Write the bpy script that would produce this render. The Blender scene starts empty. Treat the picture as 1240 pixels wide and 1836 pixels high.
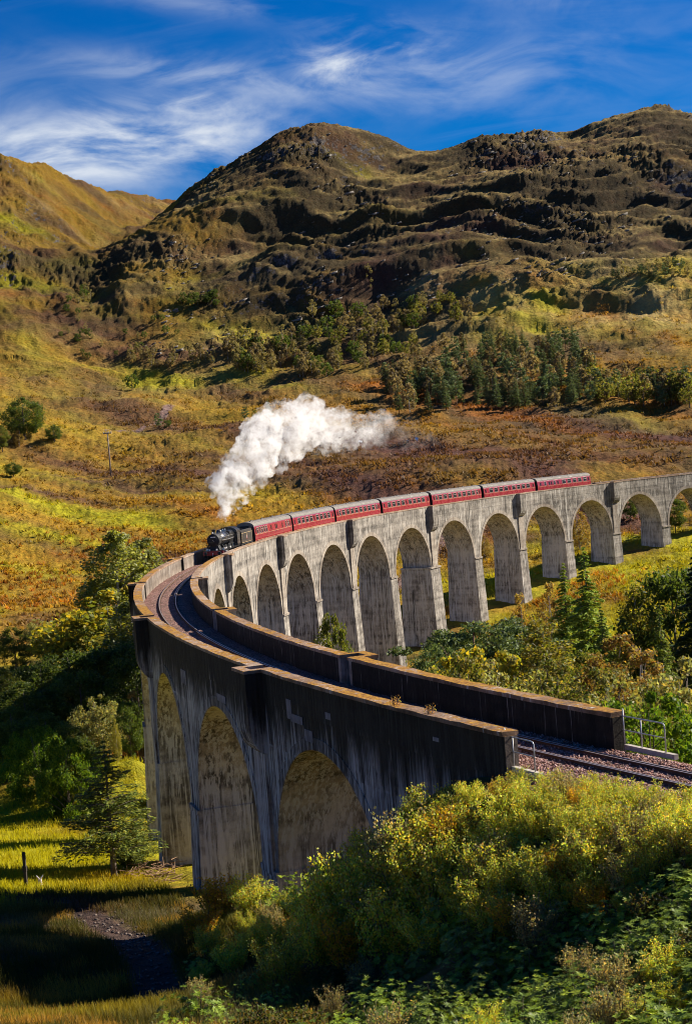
import bpy, bmesh, math, random
import numpy as np
from mathutils import Vector, Matrix, Euler
SC = bpy.context.scene
COL = SC.collection
R_ = math.radians
rnd = random.Random(7)
nrg = np.random.default_rng(7)

# ------------------------------------------------------------ camera
PW, PH = 1240.0, 1836.0
CX, CY, CZ = -186.836, -211.433, 12.729
YAW, PIT, FPX, ROLL = 1.7585, -0.0391, 2871.65, -0.0769
_f = Vector((math.cos(YAW)*math.cos(PIT), math.sin(YAW)*math.cos(PIT), math.sin(PIT)))
_r = Vector((math.sin(YAW), -math.cos(YAW), 0.0)); _u = _r.cross(_f)
_r2 = _r*math.cos(ROLL) + _u*math.sin(ROLL); _u2 = _u*math.cos(ROLL) - _r*math.sin(ROLL)
cam_d = bpy.data.cameras.new('camera'); cam = bpy.data.objects.new('camera', cam_d); COL.objects.link(cam)
M4 = Matrix((( _r2.x, _u2.x, -_f.x, CX), (_r2.y, _u2.y, -_f.y, CY), (_r2.z, _u2.z, -_f.z, CZ), (0, 0, 0, 1)))
cam.matrix_world = M4
cam_d.sensor_fit = 'VERTICAL'; cam_d.sensor_height = 24.0; cam_d.lens = 24.0*FPX/PH
cam_d.clip_start = 0.5; cam_d.clip_end = 30000
SC.camera = cam

# ------------------------------------------------------------ light
SUN_AZ, SUN_EL = R_(33.0), R_(33.5)          # azimuth measured from +x towards +y
SUN = Vector((math.cos(SUN_AZ)*math.cos(SUN_EL), math.sin(SUN_AZ)*math.cos(SUN_EL), math.sin(SUN_EL)))
sd = bpy.data.lights.new('sun', 'SUN'); sd.energy = 5.0; sd.angle = R_(0.55); sd.color = (1.0, 0.90, 0.74)
so = bpy.data.objects.new('sun', sd); COL.objects.link(so)
so.rotation_euler = SUN.to_track_quat('Z', 'Y').to_euler()

W = bpy.data.worlds.new('World'); SC.world = W; W.use_nodes = True
wt = W.node_tree; wt.nodes.clear()
def wn(t, **k):
    n = wt.nodes.new(t)
    for a, b in k.items(): setattr(n, a, b)
    return n
sky = wn('ShaderNodeTexSky', sky_type='NISHITA'); sky.sun_disc = False
sky.sun_elevation = SUN_EL; sky.sun_rotation = R_(90) - SUN_AZ
sky.altitude = 200; sky.air_density = 1.0; sky.dust_density = 0.1; sky.ozone_density = 6.0
hs = wn('ShaderNodeHueSaturation'); hs.inputs['Saturation'].default_value = 1.6; hs.inputs['Value'].default_value = 0.85; hs.inputs['Hue'].default_value = 0.515
wt.links.new(sky.outputs[0], hs.inputs['Color'])
tc = wn('ShaderNodeTexCoord')
# clouds: direction projected on a high flat layer, so they thin out towards the horizon like a real cirrus sheet
sx = wn('ShaderNodeSeparateXYZ'); wt.links.new(tc.outputs['Generated'], sx.inputs[0])
zz = wn('ShaderNodeMath', operation='ADD'); wt.links.new(sx.outputs[2], zz.inputs[0]); zz.inputs[1].default_value = 0.12
zm = wn('ShaderNodeMath', operation='MAXIMUM'); wt.links.new(zz.outputs[0], zm.inputs[0]); zm.inputs[1].default_value = 0.02
dx = wn('ShaderNodeMath', operation='DIVIDE'); wt.links.new(sx.outputs[0], dx.inputs[0]); wt.links.new(zm.outputs[0], dx.inputs[1])
dy = wn('ShaderNodeMath', operation='DIVIDE'); wt.links.new(sx.outputs[1], dy.inputs[0]); wt.links.new(zm.outputs[0], dy.inputs[1])
cb = wn('ShaderNodeCombineXYZ'); wt.links.new(dx.outputs[0], cb.inputs[0]); wt.links.new(dy.outputs[0], cb.inputs[1])
def cloud(scale, rot, stretch, det, rough, dist, lo, hi, amp, loc=(0, 0, 0)):
    mp = wn('ShaderNodeMapping'); mp.inputs['Rotation'].default_value = (0, 0, R_(rot)); mp.inputs['Scale'].default_value = stretch
    mp.inputs['Location'].default_value = loc
    wt.links.new(cb.outputs[0], mp.inputs[0])
    nz = wn('ShaderNodeTexNoise'); nz.inputs['Scale'].default_value = scale; nz.inputs['Detail'].default_value = det
    nz.inputs['Roughness'].default_value = rough; nz.inputs['Distortion'].default_value = dist
    wt.links.new(mp.outputs[0], nz.inputs[0])
    mr = wn('ShaderNodeMapRange', interpolation_type='SMOOTHSTEP'); mr.inputs[1].default_value = lo; mr.inputs[2].default_value = hi
    mr.inputs[4].default_value = amp; wt.links.new(nz.outputs[0], mr.inputs[0])
    return mr.outputs[0]
CLOUDS = [cloud(1.6, -12, (0.55, 1.3, 1), 9, 0.60, 0.8, 0.54, 0.86, 0.15, (1.3, 0.4, 0))]
def wm(op, a, b=0.0, c=False):
    n = wn('ShaderNodeMath', operation=op, use_clamp=c)
    for i, v in enumerate((a, b)):
        if isinstance(v, bpy.types.NodeSocket): wt.links.new(v, n.inputs[i])
        else: n.inputs[i].default_value = v
    return n.outputs[0]
az = wm('MULTIPLY', wm('SUBTRACT', YAW, wm('ARCTAN2', sx.outputs[1], sx.outputs[0])), 57.2958)   # degrees right of north-ish
el = wm('MULTIPLY', wm('ARCSINE', sx.outputs[2]), 57.2958)
ae = wn('ShaderNodeCombineXYZ'); wt.links.new(az, ae.inputs[0]); wt.links.new(el, ae.inputs[1])
def bank(a0, e0, wa, we, tilt, amp, scale, st, seed, lo=0.40, hi=0.72):
    c, s = math.cos(R_(tilt)), math.sin(R_(tilt)); da = wm('SUBTRACT', az, a0); de = wm('SUBTRACT', el, e0)
    p = wm('DIVIDE', wm('ADD', wm('MULTIPLY', da, c), wm('MULTIPLY', de, s)), wa); q = wm('DIVIDE', wm('SUBTRACT', wm('MULTIPLY', de, c), wm('MULTIPLY', da, s)), we)
    g = wm('EXPONENT', wm('MULTIPLY', wm('ADD', wm('MULTIPLY', p, p), wm('MULTIPLY', q, q)), -1.0))
    mp = wn('ShaderNodeMapping'); mp.inputs['Rotation'].default_value = (0, 0, R_(-tilt)); mp.inputs['Scale'].default_value = (scale*st, scale, 1); mp.inputs['Location'].default_value = (seed, seed*1.7, 0)
    wt.links.new(ae.outputs[0], mp.inputs[0])
    nz = wn('ShaderNodeTexNoise'); nz.inputs['Scale'].default_value = 1.0; nz.inputs['Detail'].default_value = 8; nz.inputs['Roughness'].default_value = 0.56; nz.inputs['Distortion'].default_value = 0.7
    wt.links.new(mp.outputs[0], nz.inputs[0]); mr = wn('ShaderNodeMapRange', interpolation_type='SMOOTHSTEP'); mr.inputs[1].default_value = lo; mr.inputs[2].default_value = hi; mr.inputs[4].default_value = amp
    wt.links.new(nz.outputs[0], mr.inputs[0]); return wm('MULTIPLY', g, mr.outputs[0])
# azimuth offset (deg), elevation (deg), half sizes, tilt, strength ... banks of cirrus all round the horizon
for q in ((-7.4, 11.1, 5.4, 1.25, 2, 1.9, .42, .45, 3.0, .30, .70), (-3.0, 13.2, 6.5, 0.6, -8, .55, .55, .35, 9.0), (1.3, 13.4, 2.6, .8, 6, 1.0, .6, .5, 15.0), (5.2, 12.9, 6.5, 1.5, -4, .45, .4, .4, 21.0), (-4.4, 12.45, 2.2, .45, -8, .9, .8, .4, 4.5), (5.6, 16.2, 4.0, .8, -18, .7, .5, .35, 11.0),
          (-1.0, 15.2, 6.0, .45, -10, .4, .6, .3, 17.0), (9.5, 17.3, 4, 1.0, -5, .7, .4, .4, 30.0), (-22, 12, 9, 2, 3, .9, .35, .4, 41.0), (24, 14, 10, 2.5, -6, .8, .35, .4, 52.0), (-45, 16, 12, 3, 5, .8, .3, .4, 61.0), (50, 12, 12, 3, 0, .8, .3, .4, 71.0), (95, 18, 16, 4, 4, .8, .25, .4, 81.0), (-95, 15, 16, 4, -4, .8, .25, .4, 91.0), (5, 40, 30, 8, 10, .6, .15, .4, 99.0)):
    CLOUDS.append(bank(*q))
while len(CLOUDS) > 2: CLOUDS = CLOUDS[2:] + [wm('ADD', CLOUDS[0], CLOUDS[1])]
ad = wn('ShaderNodeMath', operation='ADD', use_clamp=True)
wt.links.new(CLOUDS[0], ad.inputs[0]); wt.links.new(CLOUDS[1], ad.inputs[1])
mx = wn('ShaderNodeMix', data_type='RGBA'); wt.links.new(ad.outputs[0], mx.inputs[0])
wt.links.new(hs.outputs[0], mx.inputs[6]); mx.inputs[7].default_value = (6.0, 6.6, 7.6, 1)
bgn = wn('ShaderNodeBackground'); bgn.inputs[1].default_value = 0.055
wt.links.new(mx.outputs[2], bgn.inputs[0])
wo = wn('ShaderNodeOutputWorld'); wt.links.new(bgn.outputs[0], wo.inputs[0])

SC.view_settings.view_transform = 'Standard'; SC.view_settings.look = 'None'
SC.view_settings.exposure = 1.02; SC.view_settings.gamma = 1.0
SC.view_settings.use_curve_mapping = False
SC.render.engine = 'CYCLES'
SC.cycles.max_bounces = 8; SC.cycles.transparent_max_bounces = 8; SC.cycles.volume_bounces = 6
SC.cycles.use_denoising = True; SC.cycles.denoiser = 'OPENIMAGEDENOISE'; SC.cycles.denoising_prefilter = 'ACCURATE'; SC.cycles.denoising_input_passes = 'RGB_ALBEDO_NORMAL'
SC.cycles.filter_width = 1.0

# ------------------------------------------------------------ helpers
C0 = np.array([CX, CY, CZ]); F_ = np.array(_f); R2_ = np.array(_r2); U2_ = np.array(_u2)
def ray(px, py):
    return F_ + R2_*(px - PW/2)/FPX - U2_*(py - PH/2)/FPX
def at(px, py, d):
    """point seen at photo pixel (px, py), d metres away along the ground"""
    v = ray(px, py); t = d/math.hypot(v[0], v[1]); return C0 + v*t
def topx(P):
    P = np.atleast_2d(P) - C0; z = P@F_
    return PW/2 + FPX*(P@R2_)/z, PH/2 - FPX*(P@U2_)/z
def tag(o, label=None, cat=None, group=None, kind=None):
    if label: o['label'] = label
    if cat: o['category'] = cat
    if group: o['group'] = group
    if kind: o['kind'] = kind
    return o
def empty(name, loc=(0, 0, 0), rz=0.0, label=None, cat=None, group=None, kind=None):
    o = bpy.data.objects.new(name, None); COL.objects.link(o); o.location = loc; o.rotation_euler = (0, 0, rz)
    o.empty_display_size = 0.5
    return tag(o, label, cat, group, kind)
def link(name, me, parent=None, **k):
    o = bpy.data.objects.new(name, me); COL.objects.link(o)
    if parent: o.parent = parent
    return tag(o, **k)
def np_mesh(name, V, F, mats=(), mat_idx=None, smooth=False, attrs=None):
    """V (n,3); F (m,3|4) int arrays or a list of such arrays"""
    me = bpy.data.meshes.new(name)
    Fs = F if isinstance(F, (list, tuple)) else [F]
    Fs = [np.asarray(f, dtype=np.int32) for f in Fs if len(f)]
    V = np.asarray(V, dtype=np.float32)
    me.vertices.add(len(V)); me.vertices.foreach_set('co', V.ravel())
    tot = np.concatenate([np.full(len(f), f.shape[1], np.int32) for f in Fs])
    idx = np.concatenate([f.ravel() for f in Fs])
    me.loops.add(len(idx)); me.loops.foreach_set('vertex_index', idx)
    me.polygons.add(len(tot)); me.polygons.foreach_set('loop_start', np.concatenate([[0], np.cumsum(tot)[:-1]]).astype(np.int32))
    me.polygons.foreach_set('loop_total', tot)
    if mat_idx is not None: me.polygons.foreach_set('material_index', np.asarray(mat_idx, np.int32))
    if smooth: me.polygons.foreach_set('use_smooth', np.ones(len(tot), bool))
    for m in mats: me.materials.append(m)
    for nm, a in (attrs or {}).items():
        if a.ndim == 2:
            at_ = me.color_attributes.new(nm, 'FLOAT_COLOR', 'POINT'); at_.data.foreach_set('color', a.astype(np.float32).ravel())
        else:
            at_ = me.attributes.new(nm, 'FLOAT', 'POINT'); at_.data.foreach_set('value', a.astype(np.float32))
    me.update(calc_edges=True); me.validate(verbose=False)
    return me
class MB:
    """collects boxes, bars, prisms and tubes into one mesh"""
    def __init__(s): s.v = []; s.f = []
    def add(s, V, F):
        b = len(s.v); s.v += [tuple(map(float, q)) for q in V]; s.f += [tuple(b+i for i in f) for f in F]
    def box(s, x0, x1, y0, y1, z0, z1, T=None, bev=0.0):
        V = [(x, y, z) for z in (z0, z1) for y in (y0, y1) for x in (x0, x1)]
        if T: V = [T(*q) for q in V]
        s.add(V, [(0, 2, 3, 1), (4, 5, 7, 6), (0, 1, 5, 4), (2, 6, 7, 3), (0, 4, 6, 2), (1, 3, 7, 5)])
    def tube(s, pts, r, n=8, cap=True):
        pts = [Vector(p) for p in pts]; m = len(pts)
        rr = r if isinstance(r, (list, tuple)) else [r]*m
        b = len(s.v); prev = None
        for i, p in enumerate(pts):
            d = (pts[min(i+1, m-1)] - pts[max(i-1, 0)]).normalized()
            a = d.cross(Vector((0, 0, 1)))
            if a.length < 1e-3: a = d.cross(Vector((1, 0, 0)))
            a.normalize()
            if prev is not None:
                a = (prev - d*prev.dot(d)).normalized()
            prev = a; c = d.cross(a)
            for k in range(n):
                t = 2*math.pi*k/n; q = p + (a*math.cos(t) + c*math.sin(t))*rr[i]; s.v.append(tuple(q))
        for i in range(m-1):
            for k in range(n):
                s.f.append((b+i*n+k, b+i*n+(k+1) % n, b+(i+1)*n+(k+1) % n, b+(i+1)*n+k))
        if cap:
            s.f.append(tuple(b+k for k in range(n))[::-1]); s.f.append(tuple(b+(m-1)*n+k for k in range(n)))
    def prism(s, poly, x0, x1, T=None):
        """poly of (y, z) extruded along x"""
        n = len(poly); V = [(x0, y, z) for y, z in poly] + [(x1, y, z) for y, z in poly]
        if T: V = [T(*q) for q in V]
        s.add(V, [tuple(range(n))[::-1], tuple(range(n, 2*n))] + [(i, (i+1) % n, n+(i+1) % n, n+i) for i in range(n)])
    def mesh(s, name, mat, smooth=False, fix=True):
        me = bpy.data.meshes.new(name); me.from_pydata(s.v, [], s.f)
        if fix:
            bm = bmesh.new(); bm.from_mesh(me); bmesh.ops.recalc_face_normals(bm, faces=bm.faces); bm.to_mesh(me); bm.free()
        if smooth:
            for p in me.polygons: p.use_smooth = True
        if mat: me.materials.append(mat)
        me.update(); return me
    def build(s, name, mat, parent=None, smooth=False, **k):
        return link(name, s.mesh(name, mat, smooth), parent, **k)
def copy_tree(o, parent=None):
    c = o.copy(); COL.objects.link(c); c.parent = parent
    for ch in [q for q in o.children]: copy_tree(ch, c)
    return c

# ---- numpy noise
def _h(ix, iy, s):
    n = (ix*374761393 + iy*668265263 + s*2147483647*13) & 0xFFFFFFFF
    n = ((n ^ (n >> 13))*1274126177) & 0xFFFFFFFF
    return ((n ^ (n >> 16)) & 0xFFFFFF)/float(0xFFFFFF)
def vnoise(x, y, s=0):
    ix = np.floor(x).astype(np.int64); iy = np.floor(y).astype(np.int64); fx = x-ix; fy = y-iy
    def g(a, b):
        t = _h(ix+a, iy+b, s)*2*np.pi
        return np.cos(t)*(fx-a) + np.sin(t)*(fy-b)
    u = fx*fx*fx*(fx*(fx*6-15)+10); v = fy*fy*fy*(fy*(fy*6-15)+10)
    return ((g(0, 0)*(1-u)+g(1, 0)*u)*(1-v) + (g(0, 1)*(1-u)+g(1, 1)*u)*v)*1.5
def fbm(x, y, s=0, o=4, g=0.5, ridged=False):
    t = 0; a = 1.0; n = 0
    for i in range(o):
        w = vnoise(x*2**i + 17.3*i, y*2**i - 9.1*i, s+i)
        if ridged: w = 1-2*np.abs(w)
        t = t + a*w; n += a; a *= g
    return t/n
def sstep(a, b, x):
    t = np.clip((x-a)/(b-a), 0, 1); return t*t*(3-2*t)

# ---- viaduct frame: k = pier number, radius, height
RC = 241.4; DTH = 0.0728; TH0 = 2.5246; EK = 0.0157; HW = 2.8445
def keff(k): return k + (EK/2 if k > 4 else (-EK/2 if k < 4 else 0))
def th_of(k): return TH0 + DTH*keff(k)
def pol(th, r, z): return (r*math.cos(th), r*math.sin(th), z)
def kz(k, dr, z): return pol(th_of(k), RC+dr, z)
# ------------------------------------------------------------ terrain height
def fd(d): return d if d < 830 else 830+(d-830)*0.45
def _pp(lst): return np.array([at(a, b, fd(d)) for a, b, d in lst])
CTRL = _pp([
 # meadow and river flats left of the viaduct
 (0,1560,121),(120,1600,104),(0,1360,176),(150,1370,172),(240,1360,165),(-150,1400,165),(-150,1600,110),
 # path and grass bank bottom left
 (0,1836,60),(0,1700,78),(-200,1836,58),(150,1836,66),(220,1700,86),(370,1836,68),(370,1640,98),(300,1590,112),
 # bank under the near end of the line
 (620,1836,55),(620,1620,77),(900,1836,47),(900,1640,53),(1240,1836,40),(1240,1640,46),(1500,1836,38),(1400,1640,44),
 (520,1600,100),(700,1640,68),
 # slope behind the left trees
 (0,1080,345),(0,1000,400),(150,1060,350),(0,900,480),(250,1000,395),(340,960,420),(100,960,420),
 (-300,1000,380),(-300,900,470),
 # moor between the viaduct and the forest
 (200,860,540),(0,790,630),(380,900,470),(450,880,470),(620,850,460),(860,830,450),(1100,830,455),(1240,820,460),(1500,810,470),
 (620,800,540),(1000,790,520),(1240,770,520),(400,800,600),(200,780,650),(620,740,650),(1240,725,600),(1000,750,590),(800,770,560),
 # left hill
 (0,740,720),(0,660,860),(120,650,880),(90,600,960),(0,560,1020),(100,540,1060),(0,450,1230),(100,450,1240),(0,360,1400),
 (100,380,1420),(0,278,1620),(75,290,1680),(150,328,1780),(200,345,1850),(250,352,1950),(275,352,2000),(303,362,2150),(170,400,1500),
 (200,360,1750),(250,380,1850),(-300,300,1500),(-300,500,1150),(-300,700,800),(-600,350,1400),(-600,600,1000),(-150,290,1580),
 # glen between the left hill and the central hill
 (135,600,990),(150,560,1060),(180,500,1180),(215,460,1330),(196,462,1440),(232,432,1640),(165,540,1110),(290,372,2000),
 # foot of the central hill
 (150,650,905),(250,690,830),(400,705,770),(560,705,740),(700,715,690),(300,640,890),(450,640,850),(600,640,820),
 # central hill
 (222,500,1090),(245,440,1200),(272,398,1310),(300,375,1420),(370,322,1440),(430,294,1440),(500,244,1430),(560,230,1430),(600,228,1440),
 (650,233,1460),(700,245,1480),(785,304,1500),(350,560,1010),(350,460,1150),(420,400,1220),(450,500,1060),(480,330,1300),(560,300,1320),(600,420,1140),
 (560,540,960),(650,320,1320),(700,300,1380),(740,400,1180),(640,500,1000),(700,570,920),
 # right hills
 (850,246,1420),(910,248,1430),(970,239,1440),(1020,262,1450),(1060,232,1480),(1100,210,1500),(1180,186,1510),(1240,220,1530),(1400,230,1560),(1600,330,1560),(1800,420,1500),
 (850,300,1320),(950,290,1330),(1050,290,1330),(1150,250,1400),(1240,265,1380),(850,370,1180),(950,340,1230),(1100,340,1240),(1240,330,1250),
 (850,440,1070),(950,410,1120),(1100,420,1110),(1240,420,1110),(1400,400,1130),(1050,470,1030),(1000,440,1075),
 (620,330,1800),(785,400,1900),(900,340,1800),(1020,360,1800),(1180,300,1850),(1300,330,1900),(480,360,1800),(400,420,1800),
 # grassy knolls in front of the right hills
 (870,505,905),(960,495,900),(1060,492,895),(1160,490,890),(1240,480,890),(1400,460,900),
 (780,500,945),(740,530,930),(830,560,850),(950,560,820),(1100,560,810),(1240,560,800),(950,640,740),(1100,640,715),(1240,640,700),(800,640,760),
 (860,735,630),(1100,690,640),(1240,690,630),(1400,680,620),(720,730,650),(1500,560,800),
])
def _z(lst): return np.array(lst, float)
def _kzp(k, dr, z): q = kz(k, dr, z); return q
CTRL2 = _z([
 # under the viaduct
 _kzp(-3.6,-14,-7), _kzp(-3,0,-9.5), _kzp(-2,0,-12.5), _kzp(-1,0,-14.6), _kzp(0,0,-16.2), _kzp(1,0,-17), _kzp(2,0,-20.5), _kzp(3,0,-21.8), _kzp(4,0,-24),
 _kzp(6,0,-26.5), _kzp(8,0,-27.5), _kzp(10,0,-26.5), _kzp(12,0,-22.5), _kzp(13,3,-19.6), _kzp(14,4,-17.5), _kzp(15,4,-14.9), _kzp(16,4,-11.6), _kzp(17,3,-7.5),
 _kzp(16,-4,-11.5), _kzp(15,-6,-15), _kzp(14,-6,-18), _kzp(17,-5,-7.5),
 _kzp(-1,-25,-16), _kzp(0,-30,-18), _kzp(1,-40,-19.5), _kzp(3,-30,-23), _kzp(6,-30,-27), _kzp(9,-40,-27), _kzp(12,-40,-25), _kzp(-3,-40,-13), _kzp(14,-40,-21), _kzp(16,-30,-15),
 _kzp(17.5,-20,-6), _kzp(19,-16,-5), _kzp(21,-16,-5), _kzp(19,-40,-13), _kzp(21,-50,-14), _kzp(6,-90,-27), _kzp(12,-90,-26), _kzp(0,-90,-20), _kzp(17,-90,-22),
 _kzp(-2,20,-12), _kzp(0,20,-15), _kzp(2,20,-18), _kzp(4,20,-22), _kzp(6,22,-25), _kzp(8,22,-25), _kzp(10,25,-22), _kzp(12,22,-20),
 _kzp(0,50,-10), _kzp(2,55,-13), _kzp(4,60,-14), _kzp(7,60,-17), _kzp(10,60,-18), _kzp(-2,50,-7),
 _kzp(18.2,12,-4.2), _kzp(17.4,13,-6.5), _kzp(19.5,8,-1.6), _kzp(21,8,-1.4), _kzp(23,6,-0.5), _kzp(26,0,-0.6), _kzp(23,-12,-4), _kzp(26,-20,-6),
 # around the photographer
 (CX,CY,CZ-1.7), (CX-30,CY-5,9.5), (CX+30,CY-8,11), (CX-4,CY+18,4.0), (CX+14,CY+20,3.2), (CX-25,CY+22,2.5), (CX,CY-60,18), (CX-70,CY-30,12), (CX+80,CY-50,14), (CX-70,CY+30,-2),(CX-60,CY+60,-8),
 # behind the ridges and off to the sides
 (-900,900,60), (-700,400,20), (-600,100,0), (-400,-100,-10), (300,200,10), (450,500,60), (200,0,-10), (600,900,180), (-150,1500,90), (-800,1700,110), (500,1300,120),(400,1000,180), (-1100,1400,170), (-1000,900,120), (-420,1500,100),
])
CTRL = np.concatenate([CTRL, CTRL2])
def _tps(P, z, lam):
    n = len(P); s = 400.0; A = P/s
    d = np.linalg.norm(A[:, None]-A[None], axis=2); K = d
    # thin plate blended with a linear kernel keeps steep places from ringing
    K = np.where(d > 0, d*d*np.log(np.maximum(d, 1e-9)), 0)*0.35 - d*0.8
    Q = np.hstack([np.ones((n, 1)), A]); L = np.zeros((n+3, n+3)); L[:n, :n] = K + lam*np.eye(n); L[:n, n:] = Q; L[n:, :n] = Q.T
    w = np.linalg.solve(L, np.concatenate([z, np.zeros(3)])); return A, w, s
_TP = _tps(CTRL[:, :2], CTRL[:, 2], 1e-4)
def base_h(x, y):
    A, w, s = _TP; sh = x.shape; x = x.ravel()/s; y = y.ravel()/s; out = np.empty_like(x)
    for i in range(0, len(x), 40000):
        a = x[i:i+40000]; b = y[i:i+40000]
        d2 = (a[:, None]-A[None, :, 0])**2 + (b[:, None]-A[None, :, 1])**2
        d2 = np.maximum(d2, 1e-12)
        out[i:i+40000] = (0.175*d2*np.log(d2) - 0.8*np.sqrt(d2))@w[:-3] + w[-3] + w[-2]*a + w[-1]*b
    return out.reshape(sh)
def kr_of(x, y):
    r = np.hypot(x, y) - RC; th = np.arctan2(y, x) % (2*np.pi); return (th-TH0)/DTH, r
GLEN = [tuple(at(q[0], q[1], fd(q[2]))[:2]) for q in ((60,760,700),(135,600,990),(180,500,1180),(215,460,1330),(290,372,2000),(300,360,2600))]
def rightof(x, y):
    # 0 on the smooth left hill, 1 on the craggy hills right of the glen
    t = np.interp(y, [p[1] for p in GLEN], [p[0] for p in GLEN]); return sstep(-30, 160, x-t)
RIDGE = [(-300,300,1500),(0,278,1620),(75,290,1680),(150,328,1780),(250,352,1950),(303,362,2150),(300,375,1420),(370,315,1440),(430,283,1440),(500,236,1430),(560,218,1430),(600,219,1440),(700,245,1480),(785,276,1520),(850,246,1420),(970,226,1440),(1020,236,1450),(1100,200,1500),(1180,186,1510),(1240,205,1530),(1400,230,1560)]
RIDGE = [at(a, b, fd(d))[:2] for a, b, d in RIDGE]
def ridge_d(x, y):
    best = np.full(np.shape(x), 1e9)
    for i in range(len(RIDGE)-1):
        if i == 5: continue
        (a, b), (c, e) = RIDGE[i], RIDGE[i+1]; ux, uy = c-a, e-b; t = np.clip(((x-a)*ux+(y-b)*uy)/(ux*ux+uy*uy), 0, 1)
        best = np.minimum(best, np.hypot(x-a-ux*t, y-b-uy*t))
    return best
def height(x, y, parts=False, bh=None):
    x = np.asarray(x, float); y = np.asarray(y, float)
    h = base_h(x, y) if bh is None else bh.copy()
    d = np.hypot(x-CX, y-CY)
    far = sstep(520, 900, d); vfar = sstep(830, 940, d)
    wx = x + 26*fbm(x/90, y/90, 31, 3); wy = y + 26*fbm(x/90, y/90, 37, 3)
    # mountains: hollows, spurs and rock steps
    rt = rightof(x, y); rg = 0.25+0.75*rt
    U = x*0.995 + y*0.09; V = -x*0.09 + y*0.995
    U = U + 40*fbm(x/190, y/190, 33, 3); V = V + 24*fbm(x/120, y/120, 35, 3)
    dmp = 0.30+0.70*sstep(15, 110, ridge_d(x, y))
    big = fbm(U/360, V/118, 3, 4, 0.5, True)
    med = fbm(U/120, V/42, 11, 4, 0.55, True)
    h = h + vfar*dmp*((big-0.45)*25*rg + (1-rg)*fbm(x/260, y/260, 19, 3)*10) + far*dmp*(med-0.42)*7.5*rg
    rough = sstep(-0.3, 0.35, fbm(x/190, y/190, 61, 3))*rg
    saw = 0
    ph2 = (h - 0.36*(x-CX) + 16*fbm(U/150, V/60, 71, 3))/19.0; fr2 = ph2-np.floor(ph2)
    h = h + vfar*rough*dmp*(sstep(0.0, 0.6, fr2)-fr2)*19*0.18*sstep(-0.3, 0.3, fbm(x/90, y/90, 75, 2))
    fine = fbm(U/26, V/12, 81, 4, 0.55, True)
    crag = sstep(-0.05, 0.35, fbm(x/95, y/95, 63, 3))
    h = h + far*(fine-0.4)*(1.3+2.6*crag)*(0.35+0.65*rt)
    ph3 = (h - 0.34*(x-CX) + 3*fbm(U/40, V/20, 77, 3))/4.2; fr3 = ph3-np.floor(ph3)
    h = h + vfar*(0.25+0.75*rough)*(sstep(0.0, 0.5, fr3)-fr3)*4.2*0.8*(0.5+0.8*crag)
    v4 = fbm(x/5.5, y/5.5, 79, 3, 0.6, True); h = h + vfar*(v4-0.4)*(0.6+2.0*crag)*(0.45+0.55*rt)
    v5 = fbm(x/2.6, y/2.6, 85, 2, 0.6, True); h = h + vfar*(v5-0.4)*(0.3+1.2*crag)
    lf = fbm(x/34+0.4*y/34, y/60, 83, 4, 0.6, True); h = h + vfar*(1-rt)*(lf-0.4)*5.0
    # moor: humps and tussocks
    moor = sstep(230, 420, d)*(1-vfar*0.7)
    near_hump = sstep(300, 500, d)*(1-sstep(850, 920, d))
    h = h + near_hump*(fbm(x/70, y/52, 91, 3)*6.5 + (fbm(wx/22, wy/16, 95, 3, 0.5, True)-0.3)*1.5)
    tu = fbm(x/4.2, y/3.4, 101, 3, 0.6)
    tr_ = fbm(wx/5.5, y/3.6, 103, 3, 0.6, True)
    h = h + moor*(tu*0.45 + (tr_-0.3)*0.75) + (1-moor)*tu*0.16*sstep(35, 80, d)
    k, r = kr_of(x, y)
    # railway formation beyond the ends of the viaduct
    onr = (k > 17.3) & (k < 40); w = (1-sstep(3.4, 9.5, np.abs(r)))*sstep(16.7, 17.5, k)*(k < 34)
    h = h*(1-w) + (-0.62)*w
    w2 = (1-sstep(3.6, 16, np.abs(r)))*(1-sstep(-3.9, -3.5, k))*(k > -14)
    h = h*(1-w2) + (-0.62)*w2
    if parts: return h, d, k, r, far, vfar, rough, saw
    return h
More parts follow.
